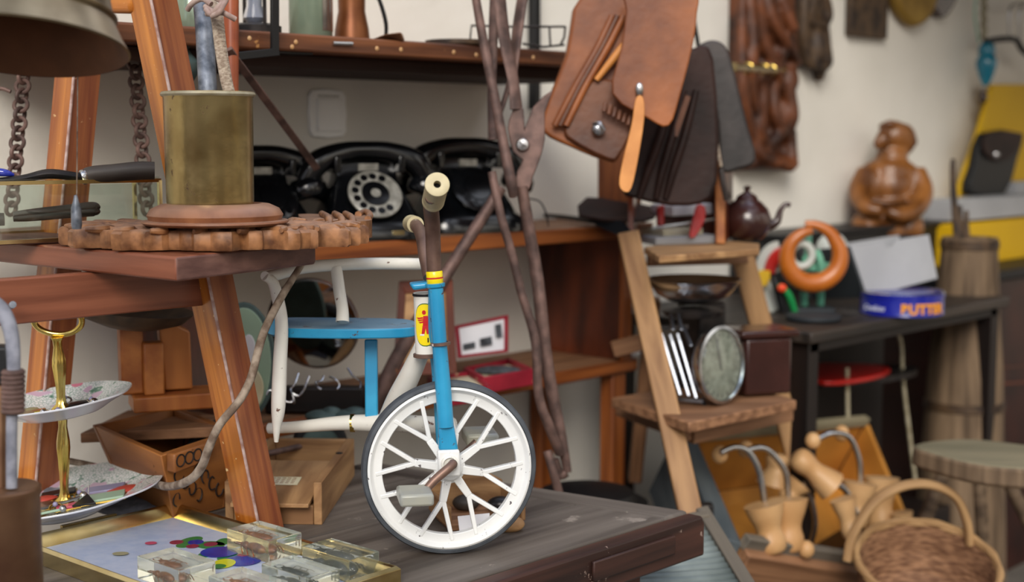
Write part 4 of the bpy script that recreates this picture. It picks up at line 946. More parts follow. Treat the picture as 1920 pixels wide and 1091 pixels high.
t = T('red_case_lower', 'second worn red case with cream lining, left of the open one behind the fork', 'case', P(860, 700, 2.55))
tray('case_wall', [(842, 720, 2.50), (922, 700, 2.56), (880, 665, 2.72), (800, 668, 2.66)], t, zt=.858)
# ================= telephones =================
def phone(px, py, d, yaw, label, s=1.0, dial=True):
    o = P(px, py, d); o.z = BZ+.001
    f = (-F*math.cos(yaw)+RT*math.sin(yaw)); r = Z.cross(f)*-1; r = f.cross(Z); r = -r if r.dot(RT) < 0 else r
    t = T('rotary_telephone', label, 'telephone', o, 'black rotary telephones on the bookcase')
    def L_(x, y, z): return o+r*x*s+f*y*s+Z*z*s
    secs = [(0, .098, .082, .075), (.022, .098, .082, .075), (.034, .086, .064, .072), (.065, .072, .038, .070), (.100, .056, .008, .066), (.120, .054, -.004, .064), (.136, .046, -.008, .056)]
    vs = []; n = 32
    for z, hx, yf, yb in secs:
        for k in range(n):
            q = 2*PI*k/n; c_, s_ = math.cos(q), math.sin(q); e = .45
            x = hx*abs(c_)**e*(1 if c_ > 0 else -1); yy = (yf if s_ > 0 else yb)*abs(s_)**e*(1 if s_ > 0 else -1); vs.append(L_(x, yy, z))
    fs = [(i*n+j, i*n+(j+1) % n, (i+1)*n+(j+1) % n, (i+1)*n+j) for i in range(len(secs)-1) for j in range(n)]+[tuple(range(n)), tuple((len(secs)-1)*n+j for j in range(n))]
    MB().add(vs, fs).build('body', 'bakelite', t, angle=60)
    hs = MB(); hs.tube([L_(-.112, .0, .098), L_(-.09, .002, .130), (L_(-.045, 0, .148)), L_(0, 0, .152), L_(.045, 0, .148), L_(.09, .002, .130), L_(.112, 0, .098)], [.020, .021, .018, .016, .018, .021, .020][0:7] and [x*s for x in (.020, .022, .018, .016, .018, .022, .020)], n=18)
    for q in (-1, 1): hs.lathe([(0, 0), (.026*s, 0), (.031*s, .006*s), (.031*s, .02*s), (.022*s, .034*s), (0, .036*s)], L_(q*.104, .0, .073), ax=(Z+r*q*.35).normalized(), n=28, cap=False)
    hs.build('handset', 'bakelite', t, angle=60)
    for q in (-1, 1): MB().box(L_(q*.058, -.0, .128), (.012*s, .05*s, .03*s), ax=(r, f, Z)).build('cradle_fork', 'bakelite', t, bevel=.003)
    dn = (f*.80+Z*.60).normalized(); dc = L_(0, .041, .072)
    dm = T_ = MB().lathe([(0, .004), (.046*s, .004), (.048*s, .006), (.048*s, .010), (.045*s, .0115), (.026*s, .0115), (.025*s, .010), (0, .010)], dc, ax=dn, n=48, cap=False)
    dl = dm.build('dial', 'dial_ring' if dial else 'bakelite', t)
    du = r; dv = dn.cross(du).normalized()
    for k in range(10):
        q = math.radians(60+k*27); c = dc+(du*math.cos(q)+dv*math.sin(q))*.0358*s+dn*.0112
        MB().lathe([(0, .0002), (.0066*s, .0002), (.0066*s, .0009), (0, .0009)], c, ax=dn, n=14, cap=False).build('finger_hole', 'bakelite', dl)
    MB().lathe([(0, .010), (.0245*s, .010), (.0245*s, .0125), (.008*s, .0135), (0, .0135)], dc, ax=dn, n=32, cap=False).build('centre_disc', 'bakelite', dl)
    if dial: MB().lathe([(0, .0136), (.009*s, .0136), (.008*s, .0146), (0, .0146)], dc, ax=dn, n=20, cap=False).build('centre_cap', 'dial_ring', dl)
    if dial: MB().box(L_(.03, .0825, .012), (.022, .002, .008), ax=(r, f, Z)).build('maker_plate', 'frame_brass', t)
    MB().box(L_(-.002, .005, .1225)+f*.012, (.036*s, .004, .012*s), ax=(r, (f*.9+Z*.3).normalized(), Z)).build('cradle_label', 'dial_ring', t)
    return t
phone(688, 440, 2.60, .42, 'black rotary telephone with a silver dial ring, middle of the three', 1.04)
phone(872, 430, 2.80, .5, 'black rotary telephone at the right, partly behind the tricycle grip', 1.08, dial=False)
phone(487, 440, 2.52, .7, 'black rotary telephone at the left, half hidden by the brass pot', 1.0, dial=False)
tag(MB().beam(P(428, 92, 2.10), P(594, 316, 2.42), .012, .006, up=F).build('iron_strip', 'iron_rust', bevel=.001), 'long flat iron strip slanting from the shelf down onto the middle telephone', 'iron strip')
# ================= big iron tongs =================
t = T('iron_tongs', 'large rusty iron tongs of several pivoted bars hanging in front of the bookcase', 'tongs', P(980, 270, 2.40))
def bar(pts, r, flat=1, m='iron_rust', nm='bar', up=Z, n=12): return MB().tube(PX(pts), r, n=n, flat=flat).build(nm, m, t)
s24 = 2.4/FPX
bar([(886, -40, 2.36), (905, 70, 2.36), (925, 170, 2.36), (944, 270, 2.36), (958, 340, 2.36), (962, 368, 2.37)], [.007, .0078, .008, .0085, .009, .007])
bar([(935, -40, 2.39), (944, 60, 2.39), (962, 150, 2.39), (968, 205, 2.39)], [.011, .0125, .0115, .013], .45)
bar([(985, -40, 2.41), (970, 60, 2.41), (962, 150, 2.41)], [.013, .014, .009], .45)
bar([(928, -20, 2.42), (925, 60, 2.42), (922, 180, 2.42), (924, 262, 2.42)], [.009, .009, .008, .0085], .5)
bar([(962, 130, 2.42), (945, 190, 2.42), (928, 240, 2.42)], [.008, .008, .006], .5)
MB().prism(PX([(952, 240, 2.39), (958, 215, 2.39), (968, 195, 2.39), (982, 205, 2.39), (984, 240, 2.39), (1000, 200, 2.39), (1037, 168, 2.39), (1022, 210, 2.39), (1022, 260, 2.39), (1012, 300, 2.39), (1000, 330, 2.39), (992, 355, 2.39), (968, 350, 2.39), (970, 320, 2.39), (980, 300, 2.39), (962, 285, 2.39)]), F*.008, smooth=2).build('pivot_plate', 'iron_rust', t, bevel=.002)
MB().lathe([(0, 0), (.0115, 0), (.0115, .005), (.009, .008), (0, .009)], P(980, 271, 2.39), ax=-F, n=24, cap=False).build('bolt', 'silver', t)
MB().beam(P(974, 266, 2.380), P(987, 275, 2.380), .0018, .001, up=F).build('bolt_slot', 'iron_dark', t)
bar([(978, 350, 2.39), (990, 420, 2.40), (1004, 500, 2.41), (1012, 560, 2.41), (1022, 660, 2.42), (1036, 740, 2.43), (1052, 820, 2.44), (1064, 884, 2.45)], [.012, .0125, .013, .0135, .014, .013, .012, .009], .8)
bar([(922, 322, 2.34), (938, 400, 2.34), (958, 470, 2.35), (978, 550, 2.36), (1004, 640, 2.37), (1010, 740, 2.38), (1030, 800, 2.40), (1050, 850, 2.43)], [.007, .0072, .0072, .0072, .008, .0078, .0085, .008])
bar([(1062, 886, 2.45), (1050, 890, 2.45), (1040, 862, 2.44)], .008)
bar([(1026, 845, 2.41), (1036, 880, 2.41), (1050, 930, 2.42)], .0075)
bar([(940, 352, 2.46), (900, 415, 2.45), (850, 492, 2.44), (818, 545, 2.43), (740, 680, 2.42), (690, 790, 2.42)], [.0095, .0105, .011, .012, .013, .013])
# ================= shelf items =================
zs = 1.4645
def base(px, d): p = P(px, 70, d); return Vector((p.x, p.y, zs))
t = T('glass_lantern', 'dark lantern with a glass chimney on the left part of the wall shelf', 'lantern', base(475, 2.25))
b = base(478, 2.25)
MB().lathe([(0, 0), (.042, 0), (.042, .012), (.03, .016), (0, .016)], b, n=32, cap=False).build('base', 'iron_dark', t)
MB().lathe([(.010, .016), (.018, .025), (.012, .045), (.014, .09), (.03, .13)], b, n=32, cap=False).build('glass_chimney', 'lantern_glass', t)
for q in range(4): MB().tube([b+RT*.038*math.cos(q*PI/2+.6)+F*.038*math.sin(q*PI/2+.6)+Z*.01, b+RT*.038*math.cos(q*PI/2+.6)+F*.038*math.sin(q*PI/2+.6)+Z*.16], .003, n=8).build('post', 'iron_dark', t)
b = base(583, 2.36)
t = T('glass_jar', 'greenish glass jar with a metal sleeve on the wall shelf', 'jar', b)
MB().lathe([(0, 0), (.034, 0), (.036, .004), (.036, .14), (0, .14)], b, n=40, cap=False).build('jar', 'bottle_green', t)
MB().lathe([(.0363, .012), (.0368, .013), (.0368, .15), (.0363, .15)], b, n=40, cap=False, arc=PI*1.1, side=Vector((1, .2, 0))).build('sleeve', 'silver', t)
b = base(660, 2.42)
t = T('leather_jug', 'brown jug with a black curved handle on the wall shelf', 'jug', b)
MB().lathe([(0, 0), (.031, 0), (.029, .02), (.023, .05), (.024, .10), (.03, .15), (0, .15)], b, n=40, cap=False).build('body', 'copper_brown', t)
MB().tube([b+RT*.022+Z*.12, b+RT*.045+Z*.075, b+RT*.058+Z*.03, b+RT*.056+Z*.0], [.007, .007, .007, .006], n=12, flat=.5).build('handle', 'black_paint', t)
tag(MB().prism([base(698, 2.36), base(722, 2.36)+Z*.008, base(752, 2.37)+Z*.012, base(757, 2.38), base(740, 2.40)], F*.03).build('wood_chip', 'pine_dark', bevel=.002), 'small wooden wedge lying right of the jug', 'wedge')
b = base(858, 2.55)
tag(MB().lathe([(0, 0), (.055, 0), (.058, .003), (.058, .010), (0, .012)], b, n=40, cap=False).build('wooden_disc', 'relief_dark'), 'flat dark wooden disc lying on the wall shelf left of the tongs', 'disc')
t = T('wire_rack', 'thin black wire rack standing at the right end of the wall shelf', 'rack', base(1000, 2.6))
for pts in ([(880, 90, 2.56), (884, 48, 2.56), (960, 50, 2.58), (1060, 50, 2.64)], [(980, 82, 2.6), (1020, 88, 2.62), (1058, 84, 2.64)], [(1060, 50, 2.64), (1058, 70, 2.64), (1050, 86, 2.64)], [(1030, 50, 2.62), (1032, 88, 2.62)]):
    MB().tube(PX(pts), .0022, n=8, sm=False).build('wire', 'iron_dark', t)
# things hanging at the left of the shelf
t = T('green_metal_weight', 'grey-green bulbous metal weight hanging left of the metal rod', 'weight', P(350, 140, 2.12))
MB().lathe([(0, 0), (.015, .002), (.026, .02), (.026, .032), (.014, .046), (.010, .052), (.014, .056), (.014, .062), (.006, .068), (0, .07)], P(342, 158, 2.12), n=32, cap=False).build('body', 'patina', t)
tag(MB().tube([P(322, -20, 2.1), P(326, 20, 2.1), P(332, 42, 2.1), P(326, 50, 2.1)], .004, n=10).build('grey_hook', 'cloth_grey'), 'pale grey metal hook at the top beside the orange leg', 'hook')
b = base(362, 2.2)
tag(MB().lathe([(0, 0), (.022, 0), (.024, .004), (.024, .05), (.010, .07), (.010, .10), (0, .10)], b, n=24, cap=False).build('green_bottle', 'bottle_green'), 'small green glass bottle at the left end of the wall shelf', 'bottle')
# ================= bags =================
bt = T('leather_satchel', 'worn tan leather school satchel with its flap open, hanging upside down', 'satchel', P(1150, 300, 2.5))
def slab(pts, d, th, m, nm, root, sm=3, bev=.004, tilt=0):
    pp = [P(x, y, d+(tilt*(x-pts[0][0])/100)) for x, y in pts]; return MB().prism(pp, F*th, smooth=sm).build(nm, m, root, bevel=bev, seg=3, angle=50)
slab([(1095, -15), (1062, 100), (1022, 205), (1020, 248), (1070, 275), (1138, 302), (1163, 293), (1200, 180), (1250, -15)], 2.50, .075, 'tan_leather', 'body', bt, bev=.012)
slab([(1145, 150), (1105, 155), (1066, 225), (1062, 258), (1140, 300), (1162, 292), (1190, 235), (1190, 170)], 2.488, .02, 'tan_dark', 'pocket', bt, bev=.006)
for off in (0, 14, 30):
    MB().tube(PX([(1148+off*.7, 30, 2.49), (1120+off*.6, 90, 2.488), (1080+off*.6, 160, 2.486), (1040+off*.7, 236, 2.484)]), [.006, .007, .007, .006], n=10).build('gusset_fold', 'tan_leather' if off != 14 else 'tan_dark', bt)
MB().tube(PX([(1180, 72, 2.475), (1150, 110, 2.478), (1118, 150, 2.48)]), [.006, .007, .005], n=10).build('fold', 'tan_light', bt)
slab([(1176, -20), (1300, -20), (1307, 25), (1298, 90), (1275, 180), (1254, 236), (1215, 222), (1148, 176), (1165, 90), (1174, 20)], 2.44, .010, 'tan_leather', 'flap', bt, sm=3, bev=.003)
slab([(1196, 180), (1206, 184), (1208, 222), (1196, 300), (1184, 352), (1172, 360), (1161, 345), (1168, 300), (1184, 235), (1190, 195)], 2.425, .004, 'tan_light', 'strap', bt, sm=3, bev=.001)
MB().ell(P(1199, 168, 2.43), (.007, .004, .012)).build('strap_buckle', 'silver', bt)
bk_ = MB(); bk_.ell(P(1122, 242, 2.475), (.012, .006, .012)); bk_.tube(PX([(1112, 232, 2.47), (1124, 230, 2.46), (1134, 244, 2.46)]), .003, n=8); bk_.build('clasp', 'chrome', bt)
sl_ = MB(); 
for k in range(6): sl_.tube(PX([(1136+9*k, 200+5*k-8, 2.47), (1132+9*k, 214+5*k-4, 2.465)]), .0035, n=8)
sl_.build('strap_loop', 'tan_dark', bt)
bt = T('dark_briefcase', 'dark brown leather bag with soft folds hanging behind the tan satchel', 'bag', P(1250, 380, 2.65))
slab([(1240, 120), (1300, 90), (1338, 110), (1345, 340), (1292, 386), (1190, 372), (1172, 350), (1200, 240)], 2.66, .06, 'dark_leather', 'body', bt, bev=.012)
for x0, x1 in ((1240, 1190), (1262, 1222), (1285, 1240)):
    MB().tube(PX([(x0+20, 170, 2.655), (x0, 250, 2.65), ((x0+x1)/2, 320, 2.65), (x1+8, 372, 2.655)]), [.006, .008, .008, .006], n=10).build('fold', 'dark_leather', bt)
MB().beam(P(1290, 180, 2.645), P(1265, 255, 2.645), .010, .004, up=F).build('strap', 'tan_dark', bt)
bt = T('grey_leather_saddlebag', 'grey-brown stiff leather flap hanging right of the dark bag', 'leather flap', P(1370, 320, 2.75))
slab([(1292, 105), (1318, 80), (1345, 76), (1366, 95), (1385, 165), (1404, 240), (1418, 300), (1385, 318), (1352, 318), (1345, 230), (1330, 170), (1312, 138)], 2.78, .016, 'grey_leather', 'flap', bt, bev=.006)
MB().tube(PX([(1292, 107, 2.775), (1318, 138, 2.77), (1332, 175, 2.77), (1340, 240, 2.77), (1352, 312, 2.77)]), .003, n=8).build('seam', 'cord', bt)
MB().tube(PX([(1352, 315, 2.78), (1356, 345, 2.78), (1362, 375, 2.79)]), .006, n=10).build('tail', 'grey_leather', bt)
tag(MB().beam(P(1290, -30, 2.8), P(1310, 90, 2.8), .006, .006).build('hanging_strap', 'black_paint'), 'thin black strap holding the bags', 'strap')
# small open wooden box behind the front wheel
t = T('open_wooden_tray', 'small carved wooden tray holding odds and ends, seen through the wheel spokes', 'tray', PZ(900, 1000, TZ))
c0 = PZ(905, 985, TZ); AXt = ((RT*.9+F*.3).normalized(), (F*.9-RT*.3).normalized(), Z)
MB().box(c0+Z*.006+AXt[1]*.03, (.11, .10, .010), ax=AXt).build('bottom', 'pine_dark', t, bevel=.002)
MB().prism([c0+AXt[0]*x+AXt[1]*.075+Z*z for x, z in ((-.055, .01), (.055, .01), (.055, .045), (.02, .065), (-.03, .062), (-.055, .045))], AXt[1]*.008).build('back_wall', 'pine', t, bevel=.002)
for q in (-1, 1): MB().box(c0+AXt[0]*.055*q+AXt[1]*.03+Z*.022, (.007, .10, .03), ax=AXt).build('side_wall', 'pine', t, bevel=.002)
cw = PZ(890, 990, TZ+.012); tag(MB().prism([P(858, 968, 1.97), P(918, 962, 1.97), P(918, 988, 1.965), P(862, 1000, 1.965)], F*.001).build('price_card', 'white_card'), 'blank white card standing in the small tray behind the wheel', 'card')
for x, y, m_, l_ in ((-.01, .05, 'dark_handle', 'dark crumpled item in the small tray, rear'), (.035, .025, 'item_dark', 'dark bead at the right in the small tray')):
    tag(MB().ell(c0+AXt[0]*x+AXt[1]*y+Z*.022, (.02, .015, .012)).build('trinket', m_), l_, 'trinket')
tag(MB().ell(PZ(955, 995, TZ)+Z*.010, (.022, .016, .012)).build('pale_wood_ball', 'pine'), 'pale wooden knob lying just right of the wheel bottom', 'knob')
# ================= wooden step ladder at the right =================
t = T('step_ladder', 'worn pale wooden step ladder with two steps at the middle right', 'step ladder', P(1300, 985, 2.55))
def lg(a, b, w=.040, h=.028, m='pine', nm='leg'): return MB().beam(a, b, w, h, up=F).build(nm, m, t, bevel=.003)
lg(P(1178, 440, 2.80), P(1305, 1010, 2.50), .042, .03)
lg(P(1392, 480, 2.98), P(1440, 660, 3.02), .046, .03)
lg(P(1440, 660, 3.02), P(1492, 860, 3.05), .042, .03)
lg(P(1225, 560, 3.02), P(1190, 900, 3.2), .03, .03, 'pine_dark')
def pl_(pts, th, m, nm, root=None, gd=None, bev=.003): return MB().prism(PX(pts), Z*-th, gd=gd).build(nm, m, root or t, bevel=bev)
def pz_(pts, z, th, m, nm, root=None, gd=None, bev=.003):
    return MB().prism([PZ(x, y, z) for x, y in pts], Z*-th, gd=gd).build(nm, m, root or t, bevel=bev)
pz_([(1146, 745), (1292, 792), (1494, 750), (1470, 742), (1330, 715)], .800, .020, 'pine_dark', 'step', gd=RT)
pz_([(1208, 463), (1236, 480), (1424, 466), (1424, 456), (1300, 446)], 1.090, .014, 'pine', 'step', gd=RT)
MB().beam(P(1160, 765, 2.88), P(1290, 812, 2.66), .016, .030).build('step_rail', 'pine_dark', t, bevel=.002)
MB().beam(P(1296, 815, 2.68), P(1482, 773, 2.92), .016, .034).build('step_rail', 'pine_dark', t, bevel=.002)
MB().beam(P(1215, 489, 2.86), P(1400, 484, 2.95), .016, .022).build('step_rail', 'pine_dark', t, bevel=.002)
MB().beam(P(1150, 655, 3.02), P(1208, 640, 3.0), .016, .035).build('cross_bar', 'pine_dark', t, bevel=.002)
# things on the upper step
tag(MB().prism(PX([(1122, 230, 3.06), (1202, 230, 3.06), (1202, 392, 3.06), (1122, 390, 3.06)]), F*.02, gd=Z).build('brown_board', 'shelf_edge'), 'brown wooden board standing upright behind the tan satchel on the bookcase', 'board')
uz = 1.0905
t2 = T('open_crate', 'upright orange-brown wooden crate with a dark red inside, on the upper ladder step', 'crate', PZ(1290, 455, uz))
MB().beam(P(1350, 300, 2.84), P(1350, 457, 2.84), .018, .018, up=F).build('front_post', 'block_wood', t2, bevel=.002)
MB().prism(PX([(1232, 305, 3.02), (1345, 305, 3.02), (1345, 440, 3.02), (1232, 440, 3.02)]), F*.012).build('back_panel', 'mahogany', t2)
MB().prism(PX([(1357, 300, 2.84), (1374, 300, 3.02), (1374, 440, 3.02), (1357, 457, 2.84)]), RT*-.008).build('side_panel', 'mahogany', t2)
MB().prism(PX([(1178, 300, 2.86), (1185, 300, 3.00), (1185, 445, 3.00), (1178, 450, 2.86)]), RT*.01).build('side_panel', 'red_wood', t2)
for i, (x0, x1, y, d, lb_) in enumerate(((1216, 1338, 452, 2.84, 'flat grey folder at the bottom of the pile in the crate'), (1225, 1300, 438, 2.87, 'pale pad with frayed edge in the middle of the pile in the crate'), (1243, 1318, 395, 2.92, 'white roll between red clips at the top of the pile in the crate'))):
    a_, b_ = P(x0, y, d), P(x1, y-4, d+.04); tag(MB().beam(a_+F*.03, b_+F*.03, .09, .016 if i < 2 else .022).build('folder' if i < 2 else 'paper_roll', ('grey_card', 'cream_card', 'white_card')[i], bevel=.003), lb_, 'folder' if i < 2 else 'paper roll')
t3 = T('red_clamp', 'red metal clamp with a thin rod at the left of the pile in the crate', 'clamp', P(1240, 440, 2.86))
MB().prism(PX([(1233, 388, 2.86), (1246, 384, 2.86), (1246, 422, 2.86), (1233, 424, 2.86)]), F*.03).build('jaw', 'red_paint', t3, bevel=.003)
MB().tube([P(1222, 428, 2.85), P(1340, 412, 2.88)], .003, n=8).build('rod', 'silver', t3)
t3 = T('red_plastic_tool', 'small red plastic handle at the right of the pile in the crate', 'handle', P(1300, 440, 2.83))
MB().prism(PX([(1308, 384, 2.85), (1322, 388, 2.85), (1322, 412, 2.85), (1304, 444, 2.83), (1292, 442, 2.83), (1300, 410, 2.84)]), F*.015, smooth=2).build('grip', 'red_paint', t3, bevel=.002)
tp = T('brown_teapot', 'shiny dark brown teapot with a curved spout at the right of the crate', 'teapot', P(1405, 445, 2.93))
tc_ = P(1400, 400, 2.95); tb = Vector((tc_.x, tc_.y, uz))
MB().lathe([(0, 0), (.028, .0), (.040, .010), (.050, .030), (.051, .045), (.044, .065), (.030, .080), (.022, .084), (0, .086)], tb, n=48, cap=False).build('body', 'bakelite_brown', tp)
MB().lathe([(.024, .083), (.020, .092), (.008, .099), (.005, .103), (.009, .110), (0, .114)], tb, n=32, cap=False).build('lid', 'bakelite_brown', tp)
MB().tube([tb+RT*.042+Z*.03, tb+RT*.062+Z*.038, tb+RT*.070+Z*.062, tb+RT*.080+Z*.074, tb+RT*.090+Z*.072], [.012, .009, .006, .005, .005], n=14).build('spout', 'bakelite_brown', tp)
MB().tube([tb-RT*.045+Z*.05, tb-RT*.064+Z*.060, tb-RT*.066+Z*.035, tb-RT*.047+Z*.022], .005, n=10).build('handle', 'bakelite_brown', tp)
tag(MB().tube(PX([(1350, 310, 2.95), (1362, 340, 2.95), (1368, 372, 2.95)]), .003, n=8).build('thin_strap', 'dark_leather'), 'thin dark strap hanging down behind the teapot', 'strap')
# scale with steel bowl
t = T('kitchen_scale', 'old kitchen scale with a shiny steel bowl on top and a round chrome dial', 'scale', P(1330, 760, 2.8))
bc_ = P(1300, 562, 2.76)
MB().lathe([(0, -.006), (.04, -.004), (.07, .010), (.086, .032), (.091, .040), (.093, .041), (.090, .042), (.082, .034), (.065, .012), (.03, .001), (0, 0)], bc_, n=64, cap=False).build('bowl', 'chrome', t)
MB().lathe([(0, 0), (.055, 0), (.06, .01), (.02, .018), (0, .018)], bc_-Z*.030, n=32, cap=False).build('bowl_support', 'iron_dark', t)
zb2 = .802; bb = P(1300, 640, 2.84)
MB().prism([Vector((p.x, p.y, zb2)) for p in (P(1235, 1, 2.82), P(1340, 1, 2.74), P(1390, 1, 2.86), P(1300, 1, 2.94))], Z*.012).build('foot', 'iron_dark', t, bevel=.003)
MB().prism([Vector((p.x, p.y, zb2+.012)) for p in (P(1275, 1, 2.84), P(1320, 1, 2.76), P(1372, 1, 2.80), P(1335, 1, 2.90))], Z*.160).build('housing', 'iron_dark', t, bevel=.008)
dc = P(1350, 684, 2.68); dn = (-F*.68+RT*.72+Z*.08).normalized(); dn = (-F*.66-RT*.70+Z*.2).normalized() if False else dn
MB().lathe([(.062, -.02), (.070, -.012), (.074, .0), (.074, .006), (.068, .008), (.066, .004)], dc, ax=dn, n=64, cap=False, side=Z).build('dial_rim', 'chrome', t)
dl = MB().lathe([(0, -.005), (.067, -.005), (.067, .001), (0, .001)], dc, ax=dn, n=64, cap=False).build('dial_face', 'dial_ring', t)
u_ = dn.cross(Z).normalized(); v_ = u_.cross(dn)
for k in range(24):
    q = 2*PI*k/24; e = u_*math.cos(q)+v_*math.sin(q); MB().beam(dc+e*.054+dn*.002, dc+e*.061+dn*.002, .001, .001).build('tick_mark', 'ink', dl)
MB().beam(dc+dn*.003-v_*.01, dc+dn*.003+v_*.05+u_*.01, .003, .001, up=dn).build('needle', 'ink', t)
MB().lathe([(0, .004), (.068, .003), (.066, .010), (.04, .016), (0, .018)], dc, ax=dn, n=48, cap=False).build('dial_glass', 'glass_sheet', t)
t = T('chrome_rack', 'chrome rack of parallel bars leaning left of the scale dial', 'rack', P(1290, 780, 2.72))
for x0, y0, x1, y1 in ((1240, 624, 1276, 742), (1256, 626, 1292, 744), (1270, 624, 1306, 748), (1281, 612, 1296, 650), (1258, 590, 1262, 620), (1272, 588, 1278, 620), (1316, 748, 1328, 778)):
    MB().beam(P(x0, y0, 2.70), P(x1, y1, 2.66), .0075, .006, up=F).build('bar', 'rack_steel', t, bevel=.002)
MB().beam(P(1238, 615, 2.72), P(1290, 612, 2.72), .008, .008).build('top_rail', 'iron_dark', t)
MB().beam(P(1272, 748, 2.68), P(1318, 752, 2.67), .006, .006).build('bottom_rail', 'rack_steel', t)
t = T('bakelite_box', 'dark red-brown square box with a wider lid at the right of the scale', 'box', P(1430, 750, 2.93))
bp = PZ(1440, 742, .802); AXb = ((RT*.95+F*.3).normalized(), (F*.95-RT*.3).normalized(), Z); bp = bp+AXb[1]*.04
MB().box(bp+Z*.058, (.10, .085, .112), ax=AXb).build('body', 'bakelite_brown', t, bevel=.006)
MB().box(bp+Z*.122, (.125, .10, .014), ax=AXb).build('lid', 'bakelite_brown', t, bevel=.004)
# slate scoop on the phone shelf
t = T('dark_metal_scoop', 'dark flat metal scoop with a pointed black strap on the right end of the bookcase', 'scoop', PZ(1150, 415, BZ))
mbx = MB(); mbx.prism([P(x, y, d_) for x, y, d_ in ((1085, 408, 2.92), (1100, 374, 2.98), (1160, 382, 3.02), (1226, 392, 3.05), (1226, 412, 2.92), (1180, 418, 2.86))], Z*.006, smooth=2); mbx.build('pan', 'shelf_dark', t, bevel=.002)
MB().tube([PZ(1000, 402, BZ+.008), PZ(1050, 406, BZ+.01), PZ(1110, 414, BZ+.01), PZ(1170, 418, BZ+.01)], [.004, .005, .006, .006], n=10).build('handle', 'black_paint', t)
MB().prism(PX([(1100, 408, 2.92), (1165, 414, 2.86), (1192, 440, 2.84), (1193, 486, 2.82), (1184, 470, 2.82), (1168, 445, 2.84), (1120, 424, 2.9)]), F*.004).build('strap', 'black_paint', t)
tag(MB().tube(PX([(990, 372, 2.75), (1012, 378, 2.78), (1024, 400, 2.8), (1028, 424, 2.8)]), .0016, n=8).build('thin_wire', 'iron_dark'), 'thin dark wire curving up from the bookcase top right of the tongs', 'wire')
# black vessel behind the table
b = P(1100, 960, 2.75); b.z = 0
t = T('black_bucket', 'black round vessel standing on the floor behind the table end', 'bucket', b)
zt3 = P(1100, 908, 2.75).z
MB().lathe([(0, 0), (.09, 0), (.10, .02), (.10, zt3-.03), (.09, zt3-.012), (.05, zt3-.002), (0, zt3)], b, n=48, cap=False).build('body', 'black_paint', t)
MB().lathe([(.10, zt3-.04), (.118, zt3-.036), (.118, zt3-.032), (.10, zt3-.028)], b, n=48, cap=False).build('brim', 'black_paint', t)
# ================= dark table and cabinets on the right =================
DZ = .90
tq = T('dark_side_table', 'dark worn table against the wall under the grey cardboard box', 'table', PZ(1530, 635, DZ))
q0 = PZ(1532, 622, DZ); 
X0_, X1_, Y0_, Y1_ = q0.x-.02, q0.x+.92, q0.y, 2.14
MB().box(((X0_+X1_)/2, (Y0_+Y1_)/2, DZ-.0125), (X1_-X0_, Y1_-Y0_, .025)).build('top', 'worn_dark_top', tq, bevel=.004)
MB().box(((X0_+X1_)/2, Y0_+.03, DZ-.036), (X1_-X0_-.06, .02, .022)).build('apron', 'dark_wood', tq)
for x in (X0_+.04, X1_-.04):
    for y in (Y0_+.04, Y1_-.04): MB().box((x, y, (DZ-.026)/2), (.04, .04, DZ-.026)).build('leg', 'dark_wood', tq)
MB().box((X1_-.30, 2.0, .52), (.5, .22, .56)).build('dark_filler_box', 'dark_wood', tq)  # dark box added to deepen the shade under the table
t = T('black_chest', 'black flat chest on the side table carrying the carved figure', 'chest', (3.2, 2.0, DZ))
ca = PY(1462, 420, 1.99); cb_ = PY(1770, 420, 1.99); ztop = 1.045
MB().box(((ca.x+cb_.x)/2, 2.065, (DZ+ztop)/2), (cb_.x-ca.x, .15, ztop-DZ-.002)).build('body', 'black_paint', t, bevel=.002)
MB().box(((ca.x+cb_.x)/2, 2.060, ztop+.006), (cb_.x-ca.x+.02, .165, .012)).build('lid', 'black_paint', t, bevel=.002)
# statue
st_ = PY(1665, 455, 2.045); st_.z = ztop+.013; dS = (st_-CAM).dot(FW); k_ = dS/FPX
def SP(px, py, o=0): return P(px, py, dS-o)
m = MB()
for px, py, rx, ry, rz, o in ((1676, 256, 31, 32, 30, .0), (1690, 262, 28, 28, 32, -.01), (1655, 262, 14, 16, 17, .04), (1672, 292, 30, 30, 22, 0), (1668, 322, 48, 42, 30, 0), (1668, 350, 58, 46, 46, 0), (1632, 345, 24, 32, 42, .01), (1702, 345, 26, 32, 40, .01),
                              (1668, 395, 62, 50, 40, .0), (1655, 432, 56, 54, 30, .03), (1625, 425, 30, 40, 34, .05), (1700, 428, 32, 36, 32, .04), (1665, 450, 64, 50, 14, .02), (1650, 410, 34, 26, 18, .08)):
    m.ell(SP(px, py, o), (rx*k_, ry*k_, rz*k_))
m.tube([SP(1716, 322, .02), SP(1730, 360, .05), SP(1716, 392, .10), SP(1688, 404, .13), (SP(1664, 396, .13))], [20*k_, 20*k_, 17*k_, 14*k_, 11*k_], n=14)
m.tube([SP(1624, 322, .03), SP(1608, 358, .06), SP(1622, 388, .11), SP(1652, 396, .13)], [18*k_, 17*k_, 15*k_, 12*k_], n=14)
m.tube([SP(1651, 258, .04), SP(1643, 268, .055), SP(1650, 278, .045)], [7*k_, 7*k_, 6*k_], n=8)
m.tube([SP(1648, 240, .03), SP(1672, 232, .04), SP(1706, 252, .02), SP(1716, 270, 0)], [6*k_, 8*k_, 8*k_, 6*k_], n=8)
m.tube([SP(1625, 374, .075), SP(1668, 380, .09), SP(1712, 370, .07)], [5*k_, 6*k_, 5*k_], n=8)
so_ = m.build('carved_figure', 'statue_wood', remesh=.005)
tag(so_, 'glossy brown carved wooden figure of a seated hunched man on the black chest', 'wood carving')
